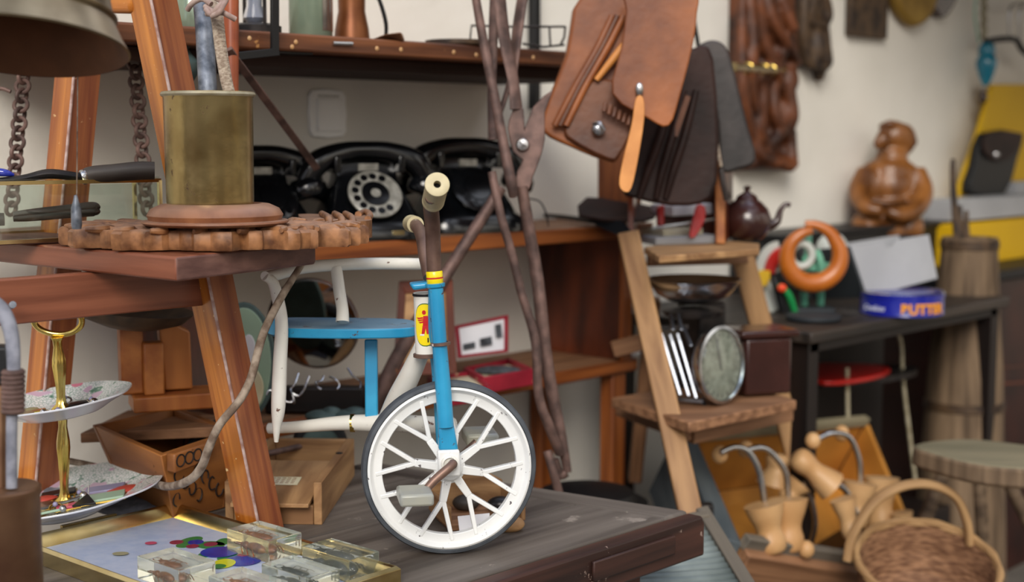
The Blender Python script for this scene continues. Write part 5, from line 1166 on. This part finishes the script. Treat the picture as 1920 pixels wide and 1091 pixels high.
# grey cardboard box
t = T('grey_cardboard_box', 'grey cardboard box with a thumb notch, tilted on the side table', 'box', P(1670, 560, 3.4))
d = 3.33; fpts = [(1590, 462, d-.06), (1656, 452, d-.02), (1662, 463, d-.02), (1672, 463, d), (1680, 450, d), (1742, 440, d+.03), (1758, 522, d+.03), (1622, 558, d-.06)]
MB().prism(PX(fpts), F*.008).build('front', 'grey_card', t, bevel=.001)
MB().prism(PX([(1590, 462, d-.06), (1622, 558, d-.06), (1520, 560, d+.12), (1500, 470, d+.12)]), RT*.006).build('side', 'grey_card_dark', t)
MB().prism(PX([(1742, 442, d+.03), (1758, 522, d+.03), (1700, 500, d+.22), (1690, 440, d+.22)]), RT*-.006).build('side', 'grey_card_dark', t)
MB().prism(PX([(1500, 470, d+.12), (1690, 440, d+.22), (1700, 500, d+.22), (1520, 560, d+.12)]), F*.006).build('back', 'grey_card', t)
# cookie tin
tn = PZ(1690, 590, DZ+.001); tn = P(1690, 590, 3.28); tn.z = DZ+.001
t = T('blue_cookie_tin', 'round blue biscuit tin with white script and orange letters in front of the grey box', 'tin', tn)
TR = .094
MB().lathe([(0, 0), (TR, 0), (TR+.001, .002), (TR, .004), (TR, .040), (TR+.0015, .041), (TR+.0015, .050), (TR-.003, .052), (0, .051)], tn, n=64, cap=False).build('tin', 'tin_blue', t)
MB().lathe([(TR+.001, .0485), (TR+.0022, .050), (TR, .0525), (TR-.004, .0522)], tn, n=64, cap=False).build('rim', 'silver', t)
def curved_text(s, size, a0, z0, m, root, nm, R_, o_, ex=.0008, shear=0):
    cu = bpy.data.curves.new(nm, 'FONT'); cu.body = s; cu.size = size; cu.extrude = ex; cu.shear = shear; cu.offset = .0012 if size > .03 else 0
    ob = bpy.data.objects.new(nm, cu); C.objects.link(ob); bpy.context.view_layer.update()
    me = bpy.data.meshes.new_from_object(ob.evaluated_get(bpy.context.evaluated_depsgraph_get())); bpy.data.objects.remove(ob)
    v0 = (CAM-o_); v0.z = 0; v0.normalize(); sd = Z.cross(v0)
    vs = []
    for v in me.vertices:
        a = a0+v.co.x/R_; r = R_+.0005+v.co.z+ex; vs.append(o_+(v0*math.cos(a)+sd*math.sin(a))*r+Z*(z0+v.co.y))
    mb = MB(); mb.add(vs, [tuple(p.vertices) for p in me.polygons]); return mb.build(nm, m, root, smooth=False)
curved_text('Cookies', .018, -1.05, .012, 'tin_white', t, 'white_script', TR, tn, shear=.3)
curved_text('BUTTER', .031, -.02, .008, 'tin_orange', t, 'orange_letters', TR, tn)
# ring sculpture
rg = P(1527, 482, 3.22); s3 = 3.22/FPX; m = MB(); pts = []; rs = []
for k in range(22):
    f_ = k/21; q = math.radians(96+f_*368)   # from top gap round the bottom to the overlap
    rr = 51 if k < 17 else 51+(k-17)*3.2; th = 7+11*math.sin(PI*min(1, f_*1.02))**.8
    pts.append(rg+RT*(rr*s3*math.cos(q))+Z*(rr*s3*math.sin(q)*.98)+F*(.02*f_)); rs.append(max(3, th)*s3)
m.tube(pts, rs, n=20, k=4, up=F); o = m.build('wooden_ring', 'ring_wood')
tag(o, 'open ring-shaped orange-brown wooden sculpture on the dark side table', 'sculpture')
tag(MB().lathe([(0, 0), (.055, 0), (.06, .004), (.06, .012), (0, .014)], PZ(1525, 600, DZ+.001), n=40, cap=False).build('grey_slab', 'grey_card_dark'), 'flat dark grey slab under the wooden ring', 'slab')
# green contraption
gt = P(1500, 575, 3.30); gt.z = DZ+.001
t = T('green_enamel_stand', 'light green enamelled metal stand seen behind and below the wooden ring', 'stand', gt)
for pts in ([(1508, 579, 3.33), (1508, 500, 3.27), (1520, 470, 3.26)], [(1538, 577, 3.34), (1540, 500, 3.28), (1530, 470, 3.27)], [(1515, 440, 3.3), (1516, 500, 3.3)]):
    MB().tube(PX(pts), .009, n=12).build('upright', 'green_enamel', t)
MB().box(P(1520, 500, 3.30), (.09, .02, .02), ax=(RT, F, Z)).build('cross_bar', 'green_enamel', t, bevel=.003)
MB().box(gt+Z*.006+RT*.02, (.11, .07, .010), ax=(RT, F, Z)).build('base', 'grey_card_dark', t, bevel=.003)
t = T('white_wheel', 'small white ring wheel seen through the wooden ring', 'wheel', P(1505, 480, 3.26))
MB().tube([P(1503, 478, 3.24)+RT*.024*math.cos(q*PI/6)+Z*.026*math.sin(q*PI/6) for q in range(12)], .009, n=10, k=2, closed=True).build('ring', 'grey_dish', t)
tag(MB().ell(P(1560, 470, 3.40), (.04, .03, .045)).build('pale_round_jar', 'grey_dish'), 'pale round jar behind the right half of the wooden ring', 'jar')
t = T('red_white_toy', 'white, red and yellow round painted toy left of the wooden ring', 'toy', P(1440, 540, 3.2))
c = P(1440, 490, 3.18); s_ = 3.3/FPX
def arc2(px, py, r0, r1, a0, a1, m_, nm, d_, sy=1.3):
    o_ = P(px, py, d_); n = 14; pts = [o_+RT*(r1*s_*math.cos(a0+(a1-a0)*k/n))+Z*(r1*s_*sy*math.sin(a0+(a1-a0)*k/n)) for k in range(n+1)]+[o_+RT*(r0*s_*math.cos(a1+(a0-a1)*k/n))+Z*(r0*s_*sy*math.sin(a1+(a0-a1)*k/n)) for k in range(n+1)]
    MB().prism(pts, F*.02).build(nm, m_, t, bevel=.002)
arc2(1462, 510, 2, 44, PI*.52, PI*1.05, 'grey_dish', 'white_side', 3.30); arc2(1472, 512, 18, 38, PI*.50, PI*1.02, 'red_paint', 'red_band', 3.285)
MB().prism(PX([(1418, 512, 3.28), (1445, 508, 3.28), (1438, 536, 3.28), (1416, 534, 3.28)]), F*.02, smooth=2).build('yellow_foot', 'yellow_card', t, bevel=.002)
MB().prism(PX([(1440, 530, 3.3), (1462, 530, 3.3), (1462, 580, 3.3), (1430, 582, 3.3)]), F*.04, smooth=2).build('pale_base', 'grey_dish', t, bevel=.002)
t = T('green_figurine', 'small green and black figurine with an orange-red head below the ring', 'figurine', P(1480, 580, 3.12))
MB().ell(P(1466, 540, 3.22), (.011, .010, .010)).build('head', 'orange_red', t)
MB().tube(PX([(1460, 535, 3.23), (1478, 552, 3.24), (1490, 584, 3.26)]), [.006, .009, .008], n=10).build('body', 'green_bright', t)
MB().tube(PX([(1450, 520, 3.25), (1460, 548, 3.25), (1470, 584, 3.26)]), [.008, .010, .010], n=10).build('coat', 'black_paint', t)
# red chair
t = T('red_seat_chair', 'red-seated chair with bent metal legs pushed under the dark side table', 'chair', P(1570, 900, 3.1))
cz = .735
MB().prism([PZ(x, y, cz) for x, y in ((1470, 690), (1545, 714), (1640, 704), (1668, 688), (1600, 680), (1500, 681))], Z*-.012, smooth=4).build('seat', 'red_paint', t, bevel=.004)
MB().prism([PZ(x, y, cz-.013) for x, y in ((1474, 692), (1545, 716), (1700, 700), (1700, 684), (1500, 682))], Z*-.014, smooth=3).build('seat_base', 'iron_dark', t)
for pts in ([(1486, 640, 3.40), (1502, 650, 3.41), (1510, 690, 3.42), (1516, 780, 3.44), (1518, 1080, 3.46)], [(1682, 620, 3.6), (1690, 650, 3.6), (1694, 720, 3.6), (1716, 900, 3.6)], [(1588, 690, 3.4), (1590, 800, 3.4)]):
    MB().tube(PX(pts), .0055, n=12).build('leg', 'brass_rim', t)
# ================= trunk, yellow things =================
tb_ = P(1805, 835, 3.75); tb_.z = 0
t = T('wooden_churn', 'tall tapered grey-brown wooden churn standing at the right', 'churn', tb_)
zc = P(1805, 442, 3.75).z; k3 = 3.75/FPX
m = MB(); m.lathe([(0, 0), (.125, 0), (.115, .3), (72*k3, P(1, 800, 3.75).z), (68*k3, P(1, 700, 3.75).z), (60*k3, P(1, 600, 3.75).z), (50*k3, zc-.02), (50*k3, zc), (43*k3, zc), (43*k3, zc-.03), (0, zc-.03)], tb_, n=40, cap=False, mod=lambda q, h: 1+.012*math.cos(q*10)); m.build('barrel', 'trunk_wood', t)
for y_, r_ in ((755, 71), (455, 50.8)):
    z_ = P(1, y_, 3.75).z; MB().lathe([(r_*k3, -.012), (r_*k3+.003, -.010), (r_*k3+.003, .010), (r_*k3, .012)], Vector((tb_.x, tb_.y, z_)), n=40, cap=False).build('hoop', 'relief_dark', t)
for px, y1, w_, lb_ in ((1787, 298, 6, 'tall thin dark stick standing in the churn'), (1800, 385, 6, 'short brown stick in the churn, middle'), (1812, 395, 6, 'short brown stick in the churn, right')):
    tag(MB().tube([P(px+8, 470, 3.75), P(px, y1+40, 3.75), P(px, y1, 3.75)], [.009, .0085, .006], n=10).build('stick', 'relief_dark'), lb_, 'stick')
cab = T('dark_red_cabinet', 'dark red-brown tall cabinet with a black top at the right edge', 'cabinet', PY(1900, 860, 1.95))
cx0 = PY(1842, 600, 1.80).x; ct_ = PY(1880, 505, 1.80).z
MB().box((cx0+.35, 1.97, (ct_-.03)/2), (.7, .34, ct_-.03)).build('body', 'dark_red_wood', cab, bevel=.004)
MB().box((cx0+.22, 1.96, ct_-.013), (1.02, .37, .026)).build('top', 'black_paint', cab, bevel=.004)
for y_ in (690, 720): MB().beam(PY(1870, y_, 1.797), PY(1990, y_-8, 1.797), .008, .006).build('moulding', 'mahogany', cab)
def pyb(nm, x0, x1, y0, y1, Y, th, m_, label, cat):
    a, b_ = PY(x0, y1, Y), PY(x1, y1, Y); top_ = PY((x0+x1)/2, y0, Y).z; z0_ = max(ct_, 0)
    return tag(MB().box(((a.x+b_.x)/2, Y+th/2, (z0_+top_)/2), (b_.x-a.x, th, top_-z0_)).build(nm, m_, bevel=.003), label, cat)
pyb('yellow_box', 1790, 1990, 412, 495, 1.93, .14, 'yellow_card', 'large yellow cardboard box on the dark cabinet', 'box')
zy = PY(1850, 412, 1.93).z+.001
a, b_ = PY(1800, 400, 1.94), PY(1995, 400, 1.94)
t = T('grey_flat_box', 'flat grey cardboard box lying on the yellow box', 'box', ((a.x+b_.x)/2, 2.0, zy))
zy2 = PY(1850, 372, 1.94).z
MB().box(((a.x+b_.x)/2, 2.0, (zy+zy2)/2), (b_.x-a.x, .12, zy2-zy)).build('body', 'grey_card', t, bevel=.002)
MB().box((b_.x-.09, 2.04, zy2+.02), (.2, .04, .04)).build('flap', 'grey_card', t, bevel=.002)
pts = [(1862, 158), (1960, 158), (1990, 395), (1800, 395), (1802, 345), (1835, 250)]
tag(MB().prism([PY(x, y, 2.08) for x, y in pts], (0, .015, 0)).build('yellow_board', 'yellow_card', bevel=.002), 'tall tapered bright yellow panel leaning on the wall at the right edge', 'panel')
t = T('black_pouch', 'black leather pouch with a silver snap in front of the yellow panel', 'pouch', PY(1860, 365, 1.92))
MB().prism([PY(x, y, 2.04) for x, y in ((1848, 250), (1915, 250), (1908, 300), (1884, 365), (1820, 362), (1832, 310))], (0, .03, 0), smooth=2).build('body', 'black_paint', t, bevel=.006)
MB().prism([PY(x, y, 2.035) for x, y in ((1848, 248), (1916, 250), (1900, 288), (1870, 304), (1842, 285))], (0, -.006, 0), smooth=2).build('flap', 'dark_leather', t, bevel=.003)
MB().ell(PY(1868, 290, 2.025), (.010, .005, .011)).build('snap', 'silver', t)
# ================= things on the wall =================
def wall_slab(nm, pts, th, m_, label, cat, sm=2, bev=.006):
    t = T(nm, label, cat, PY(pts[0][0], pts[0][1], WY)); MB().prism([PY(x, y, WY-th-.002) for x, y in pts], (0, th, 0), smooth=sm).build('body', m_, t, bevel=bev); return t
# large drapery relief
m = MB(); yw = WY-.03
def WP(px, py, o=0): return PY(px, py, WY-.03-o)
m.prism([PY(x, y, WY-.035) for x, y in ((1385, -20), (1382, 120), (1385, 200), (1400, 260), (1384, 320), (1488, 320), (1492, 180), (1500, 110), (1492, -20))], (0, .034, 0))
random.seed(3)
folds = [[(1392, -10), (1390, 90), (1396, 200), (1420, 300)], [(1408, -10), (1412, 80), (1408, 170), (1432, 260), (1450, 300)], [(1425, -10), (1430, 70), (1455, 130), (1470, 180)], [(1440, -10), (1450, 40), (1480, 90), (1496, 120)],
         [(1420, 120), (1430, 180), (1425, 240), (1440, 290)], [(1475, 60), (1462, 110), (1440, 140), (1425, 165)], [(1490, 110), (1480, 160), (1488, 220), (1470, 260)], [(1475, 180), (1470, 230), (1455, 260), (1430, 285)],
         [(1400, 210), (1412, 260), (1430, 295), (1475, 300)], [(1465, -10), (1478, 30), (1490, 60)], [(1486, 240), (1484, 280), (1488, 315)], [(1455, 120), (1450, 180), (1458, 230), (1478, 262)], [(1390, 312), (1440, 305), (1486, 314)]]
for f_ in folds: m.tube([WP(x, y, .012+.01*((i*7) % 3)) for i, (x, y) in enumerate(f_)], [.012, .017, .016, .014, .011][:len(f_)], n=10)
m.ell(WP(1440, 305, .01), (.05, .03, .02)); m.ell(WP(1478, 150, .01), (.03, .03, .04))
ro = m.build('carved_relief', 'relief_wood', remesh=.007)
tag(ro, 'large brown carved wooden drapery relief hanging on the wall', 'wood carving')
t = T('brass_tube', 'thin brass tube with rings sticking out in front of the carved relief', 'tube', P(1420, 130, 3.2))
MB().tube([P(1375, 126, 3.35), P(1470, 133, 3.78)], .0112, n=16).build('tube', 'aged_brass', t)
for px in (1402, 1432, 1446, 1458): MB().lathe([(.0115, -.003), (.014, -.002), (.014, .002), (.0115, .003)], P(px, 126+(px-1375)*.074, 3.35+(px-1375)*.0045), ax=P(1470, 133, 3.78)-P(1375, 126, 3.35), n=20, cap=False).build('ring', 'bright_brass', t)
m = MB(); m.prism([PY(x, y, WY-.035) for x, y in ((1505, -20), (1500, 60), (1512, 125), (1540, 130), (1545, 156), (1552, 128), (1560, 120), (1554, 40), (1560, -20))], (0, .034, 0))
for f_ in ([(1512, -10), (1508, 50), (1516, 120)], [(1530, -10), (1520, 40), (1545, 45), (1552, 90), (1556, 118)], [(1516, 122), (1536, 126), (1556, 120)], [(1548, -10), (1556, 30), (1540, 50)]): m.tube([WP(x, y, .008) for x, y in f_], .012, n=8)
m.ell(WP(1533, 90, .01), (.025, .02, .05))
tag(m.build('carved_mask', 'relief_dark', remesh=.007), 'narrow dark carved wooden mask right of the large relief', 'wood carving')
wall_slab('dark_plaque', ((1597, -20), (1595, 66), (1664, 74), (1668, -20)), .02, 'relief_dark', 'plain dark wooden panel hanging at the top of the wall', 'panel', sm=0, bev=.003)
wall_slab('ochre_gourd', ((1690, -30), (1686, 10), (1702, 36), (1722, 50), (1745, 36), (1758, 10), (1760, -30)), .04, 'gourd', 'ochre rounded gourd at the top of the wall', 'gourd', bev=.014)
wall_slab('dark_carving', ((1752, 14), (1758, 20), (1765, 33), (1776, 30), (1790, 10), (1800, -20), (1765, -20)), .03, 'bakelite_brown', 'dark red-brown carved piece right of the gourd', 'carving', bev=.006)
t = T('bead_string', 'string of pale beads hanging at the right above the teal pendant', 'beads', PY(1845, 70, 2.1))
for k in range(8): MB().ell(PY(1846-(k % 2)*2, -6+k*10.5, 2.08), (.011, .011, .011)).build('bead', 'brass_rim', t)
MB().tube([PY(1832, -20, 2.1), PY(1828, 30, 2.1), PY(1836, 80, 2.1)], .003, n=8).build('cord', 'green_enamel', t)
t = T('teal_pendant', 'teal blue glossy pendant hanging at the right of the wall', 'pendant', PY(1848, 125, 2.07))
c = PY(1848, 162, 2.06); MB().lathe([(0, 0), (.010, .004), (.022, .03), (.032, .062), (.033, .08), (.024, .098), (.028, .108), (.024, .125), (.018, .135), (0, .136)], c, n=32, cap=False).build('body', 'teal_glass', t)
MB().ell(PY(1844, 182, 2.07), (.012, .012, .022)).build('tassel', 'bakelite_brown', t)
t = T('black_iron_bracket', 'black curved iron bracket at the upper right', 'bracket', PY(1890, 80, 2.0))
MB().tube([PY(x, y, 2.06) for x, y in ((1848, 78), (1880, 73), (1905, 75), (1918, 95), (1940, 110))], .010, n=12).build('arm', 'black_paint', t)
for xx in (1893, 1912): MB().tube([PY(xx, 74, 2.06), PY(xx, 20, 2.06), PY(xx+12, 8, 2.06), PY(xx+60, 4, 2.06)], .004, n=8).build('wire', 'silver', t)
# ================= crate of shoe lasts =================
t = T('tilted_wooden_crate', 'old wooden crate tilted forward and filled with wooden shoe lasts', 'crate', P(1500, 1000, 3.0))
c00, c10, c11, c01 = P(1306, 822, 3.05), P(1622, 792, 3.45), P(1740, 1075, 3.15), P(1392, 1020, 2.72)
inw = ((c10-c00).cross(c01-c00)).normalized(); inw = inw if inw.dot(F) > 0 else -inw; dp = inw*.16
def side(a, b, m_, nm, w_=.016):
    mid = (c00+c10+c11+c01)/4; e = (mid-(a+b)/2); e = (e-(b-a).normalized()*e.dot((b-a).normalized())).normalized()*w_
    MB().prism([a, b, b+dp, a+dp], -e, gd=(b-a)).build(nm, m_, t, bevel=.003)
side(c00, c01, 'crate_blue', 'side_board', .05); side(c00, c10, 'crate_inside', 'top_board', .014); side(c10, c11, 'crate_inside', 'side_board'); side(c01, c11, 'pine_dark', 'front_board', .03)
MB().beam(c00-inw*.006, c10-inw*.006, .02, .022, up=inw).build('worn_top_rim', 'grey_green_wood', t, bevel=.003)
MB().beam(c01-inw*.006, c11-inw*.006, .02, .03, up=inw).build('worn_front_rim', 'old_beam', t, bevel=.003)
MB().prism([c00+dp, c10+dp, c11+dp, c01+dp], inw*.012).build('bottom_board', 'crate_inside', t)
MB().box(P(1322, 960, 2.76), (.03, .03, .035), ax=(RT, F, Z)).build('corner_block', 'iron_dark', t, bevel=.003)
def CQ(u, v, w_=.0): return c00+(c10-c00)*u+(c01-c00)*v*(1-u)+(c11-c10)*v*u+inw*w_
def last(heel, toe, d, label, r=1.0, hoop=None, wd=.0):
    t = T('shoe_last', label, 'shoe last', P(heel[0], heel[1], d), 'wooden shoe lasts in the tilted crate')
    a, b_ = P(heel[0], heel[1], d), P(toe[0], toe[1], d+wd); m = MB()
    q = lambda k: a+(b_-a)*k
    m.tube([q(0), q(.22), q(.5), q(.75), q(.93), q(1)], [.040*r, .034*r, .025*r, .030*r, .026*r, .014*r], n=20, flat=.85)
    m.build('body', 'last_wood', t, angle=70)
    if hoop: MB().tube([P(x, y, d-.01+i*.01) for i, (x, y) in enumerate(hoop)], .0062, n=10).build('metal_handle', 'silver', t)
last((1432, 945), (1450, 1038), 2.78, 'pale shoe last with a hoop handle, front left in the crate', 1.15, [(1352, 848), (1378, 838), (1404, 848), (1424, 885), (1434, 945)])
last((1478, 935), (1480, 1036), 2.82, 'pale shoe last with a hoop handle, second from the front left', 1.0, [(1400, 843), (1432, 840), (1458, 862), (1474, 890), (1478, 935)])
last((1448, 910), (1462, 850), 3.05, 'shoe last toe standing behind the two hoops', 1.0)
last((1560, 912), (1490, 852), 2.98, 'shoe last lying diagonally in the crate middle, dark hole at its end', 1.0, [(1566, 905), (1590, 925), (1606, 965)])
last((1500, 905), (1470, 940), 2.99, 'short shoe last below the diagonal one', .8, [(1504, 905), (1522, 940), (1528, 985), (1518, 1025)])
last((1612, 905), (1600, 990), 3.02, 'shoe last upright right of the middle with a thin hoop', 1.0, [(1530, 825), (1560, 812), (1592, 820), (1610, 860), (1614, 905)])
last((1654, 895), (1650, 1000), 3.10, 'shoe last at the right end of the crate', .95)
last((1580, 935), (1600, 1010), 2.92, 'shoe last leaning behind the basket handle', .8)
last((1690, 960), (1700, 1040), 3.08, 'small shoe last in the far right corner of the crate', .7)
for i, (x, y, d_, lb_) in enumerate(((1350, 852, 2.80, 'round wooden knob at the left end of the first hoop'), (1398, 842, 2.84, 'round wooden knob at the end of the second hoop'), (1524, 826, 3.0, 'round wooden knob at the end of the rear hoop'), (1578, 812, 3.1, 'round wooden knob at the rear right of the crate'), (1512, 1030, 2.82, 'round wooden knob at the bottom of the lower hoop'))):
    tag(MB().ell(P(x, y, d_), (.016, .016, .018)).build('wooden_ball', 'last_wood'), lb_, 'knob')
# plinth under crate
tag(MB().box((P(1560, 1000, 3.3).x+.02, P(1560, 1000, 3.3).y+.12, .19), (.9, .36, .38)).build('dark_bench', 'dark_wood', bevel=.004), 'low dark bench under the tilted crate, hardly visible', 'bench')
# washboard
t = T('washboard', 'old washboard with a ribbed zinc sheet in a wooden frame leaning at the table corner', 'washboard', P(1320, 1091, 2.35))
w0, w1, w2, w3 = P(1200, 1000, 2.42), P(1325, 975, 2.42), P(1420, 1130, 2.25), P(1150, 1140, 2.2)
w2 = w1+(w2-w1)*2.3; w3 = w0+(w3-w0)*2.3
m = MB(); nx, ny = 2, 260; wn_ = ((w1-w0).cross(w3-w0)).normalized(); wn_ = wn_ if wn_.dot(FW) < 0 else -wn_; vs = []
for j in range(ny+1):
    for i in range(nx+1):
        u, v = i/nx, j/ny; vs.append(w0*(1-u)*(1-v)+w1*u*(1-v)+w2*u*v+w3*(1-u)*v+wn_*.0035*math.sin(v*2*PI*34))
m.add(vs, [(j*(nx+1)+i, j*(nx+1)+i+1, (j+1)*(nx+1)+i+1, (j+1)*(nx+1)+i) for j in range(ny) for i in range(nx)])
o = m.build('zinc_sheet', 'zinc', t); q = o.modifiers.new('s', 'SOLIDIFY'); q.thickness = .002
MB().beam(w1+(w1-w2)*.045, w2, .022, .026, up=wn_).build('stile', 'old_beam', t, bevel=.002)
MB().beam(w0, w1+(w1-w0)*.05, .022, .030, up=wn_).build('rail', 'old_beam', t, bevel=.002)
# wicker basket
bo_ = P(1738, 1058, 2.78); k5 = 2.78/FPX; BR = 130*k5
t = T('wicker_basket', 'brown wicker basket with a tall arched handle in the lower right corner', 'basket', bo_-Z*.13)
tiltb = (Z*.94-F*.34).normalized()
zk = bo_.z-.155; tag(MB().box((bo_.x+F.x*.03, bo_.y+F.y*.03, zk/2), (.20, .20, zk), ax=(RT, F, Z)).build('low_block', 'dark_wood', bevel=.004), 'dark wooden block hidden under the wicker basket', 'block')
m = MB(); prof = [(BR*.6, -.12), (BR*.8, -.10), (BR*.92, -.06), (BR, 0)]
pf = []
for i in range(len(prof)-1):
    for k in range(8): u = k/8; pf.append((prof[i][0]*(1-u)+prof[i+1][0]*u, prof[i][1]*(1-u)+prof[i+1][1]*u))
pf.append(prof[-1]); n = 96
def wmod(sg): return lambda q, h: 1+sg*.016*math.sin(q*24)*math.sin(h*420)
m.lathe([(0, -.12)]+pf, bo_, ax=tiltb, n=144, mod=wmod(1), cap=False)
m.lathe([(max(0, r-.006), h+.004) for r, h in pf][::-1]+[(0, -.115)], bo_, ax=tiltb, n=144, mod=wmod(-1), cap=False)
m.build('woven_body', 'wicker', t, angle=80)
tt_, ta, tb2 = frame_from(tiltb, F)
for off in (0, 1): MB().tube([bo_+tiltb*(.002+.006*off)+ta*(BR*math.cos(q*PI/24))+tb2*(BR*math.sin(q*PI/24)) for q in range(48)], [.007+.0015*math.sin(q*1.6+off*PI) for q in range(48)], n=8, k=2, closed=True).build('rim', 'wicker_pale', t)
MB().tube([P(1588, 1052, 2.78), P(1600, 1000, 2.78), P(1640, 940, 2.78), P(1690, 912, 2.79), P(1742, 908, 2.80), P(1790, 930, 2.82), P(1812, 975, 2.84), P(1818, 1020, 2.85)], [.010, .011, .012, .012, .012, .012, .013, .013], n=14, flat=.7).build('handle', 'wicker_pale', t)
# rough stool
zs_ = .68
t = T('rough_wooden_stool', 'rough stool with a thick half-log seat and splayed legs at the right edge', 'stool', PZ(1830, 840, zs_))
sp_ = [PZ(x, y, zs_) for x, y in ((1714, 832), (1745, 848), (1850, 872), (1990, 878), (2010, 850), (1900, 830), (1800, 822))]
o = MB().use('trunk_wood').prism(sp_, Z*-.042, smooth=4, gd=RT); o.mats.append('grey_green_wood'); o.m[0] = 1; o.build('seat', None, t, bevel=.008)
ctr = sum(sp_, Vector())/len(sp_)
for x0, y0, x1, y1, d_ in ((1775, 880, 1730, 985, 3.2), (1835, 890, 1845, 1060, 3.25), (1880, 890, 1960, 1040, 3.2)):
    MB().tube([P(x0, y0-8, d_), P(x1, y1, d_), P(x1, y1, d_)+(P(x1, y1, d_)-P(x0, y0, d_))*.9], [.015, .016, .015], n=12, sm=False).build('leg', 'trunk_wood', t)
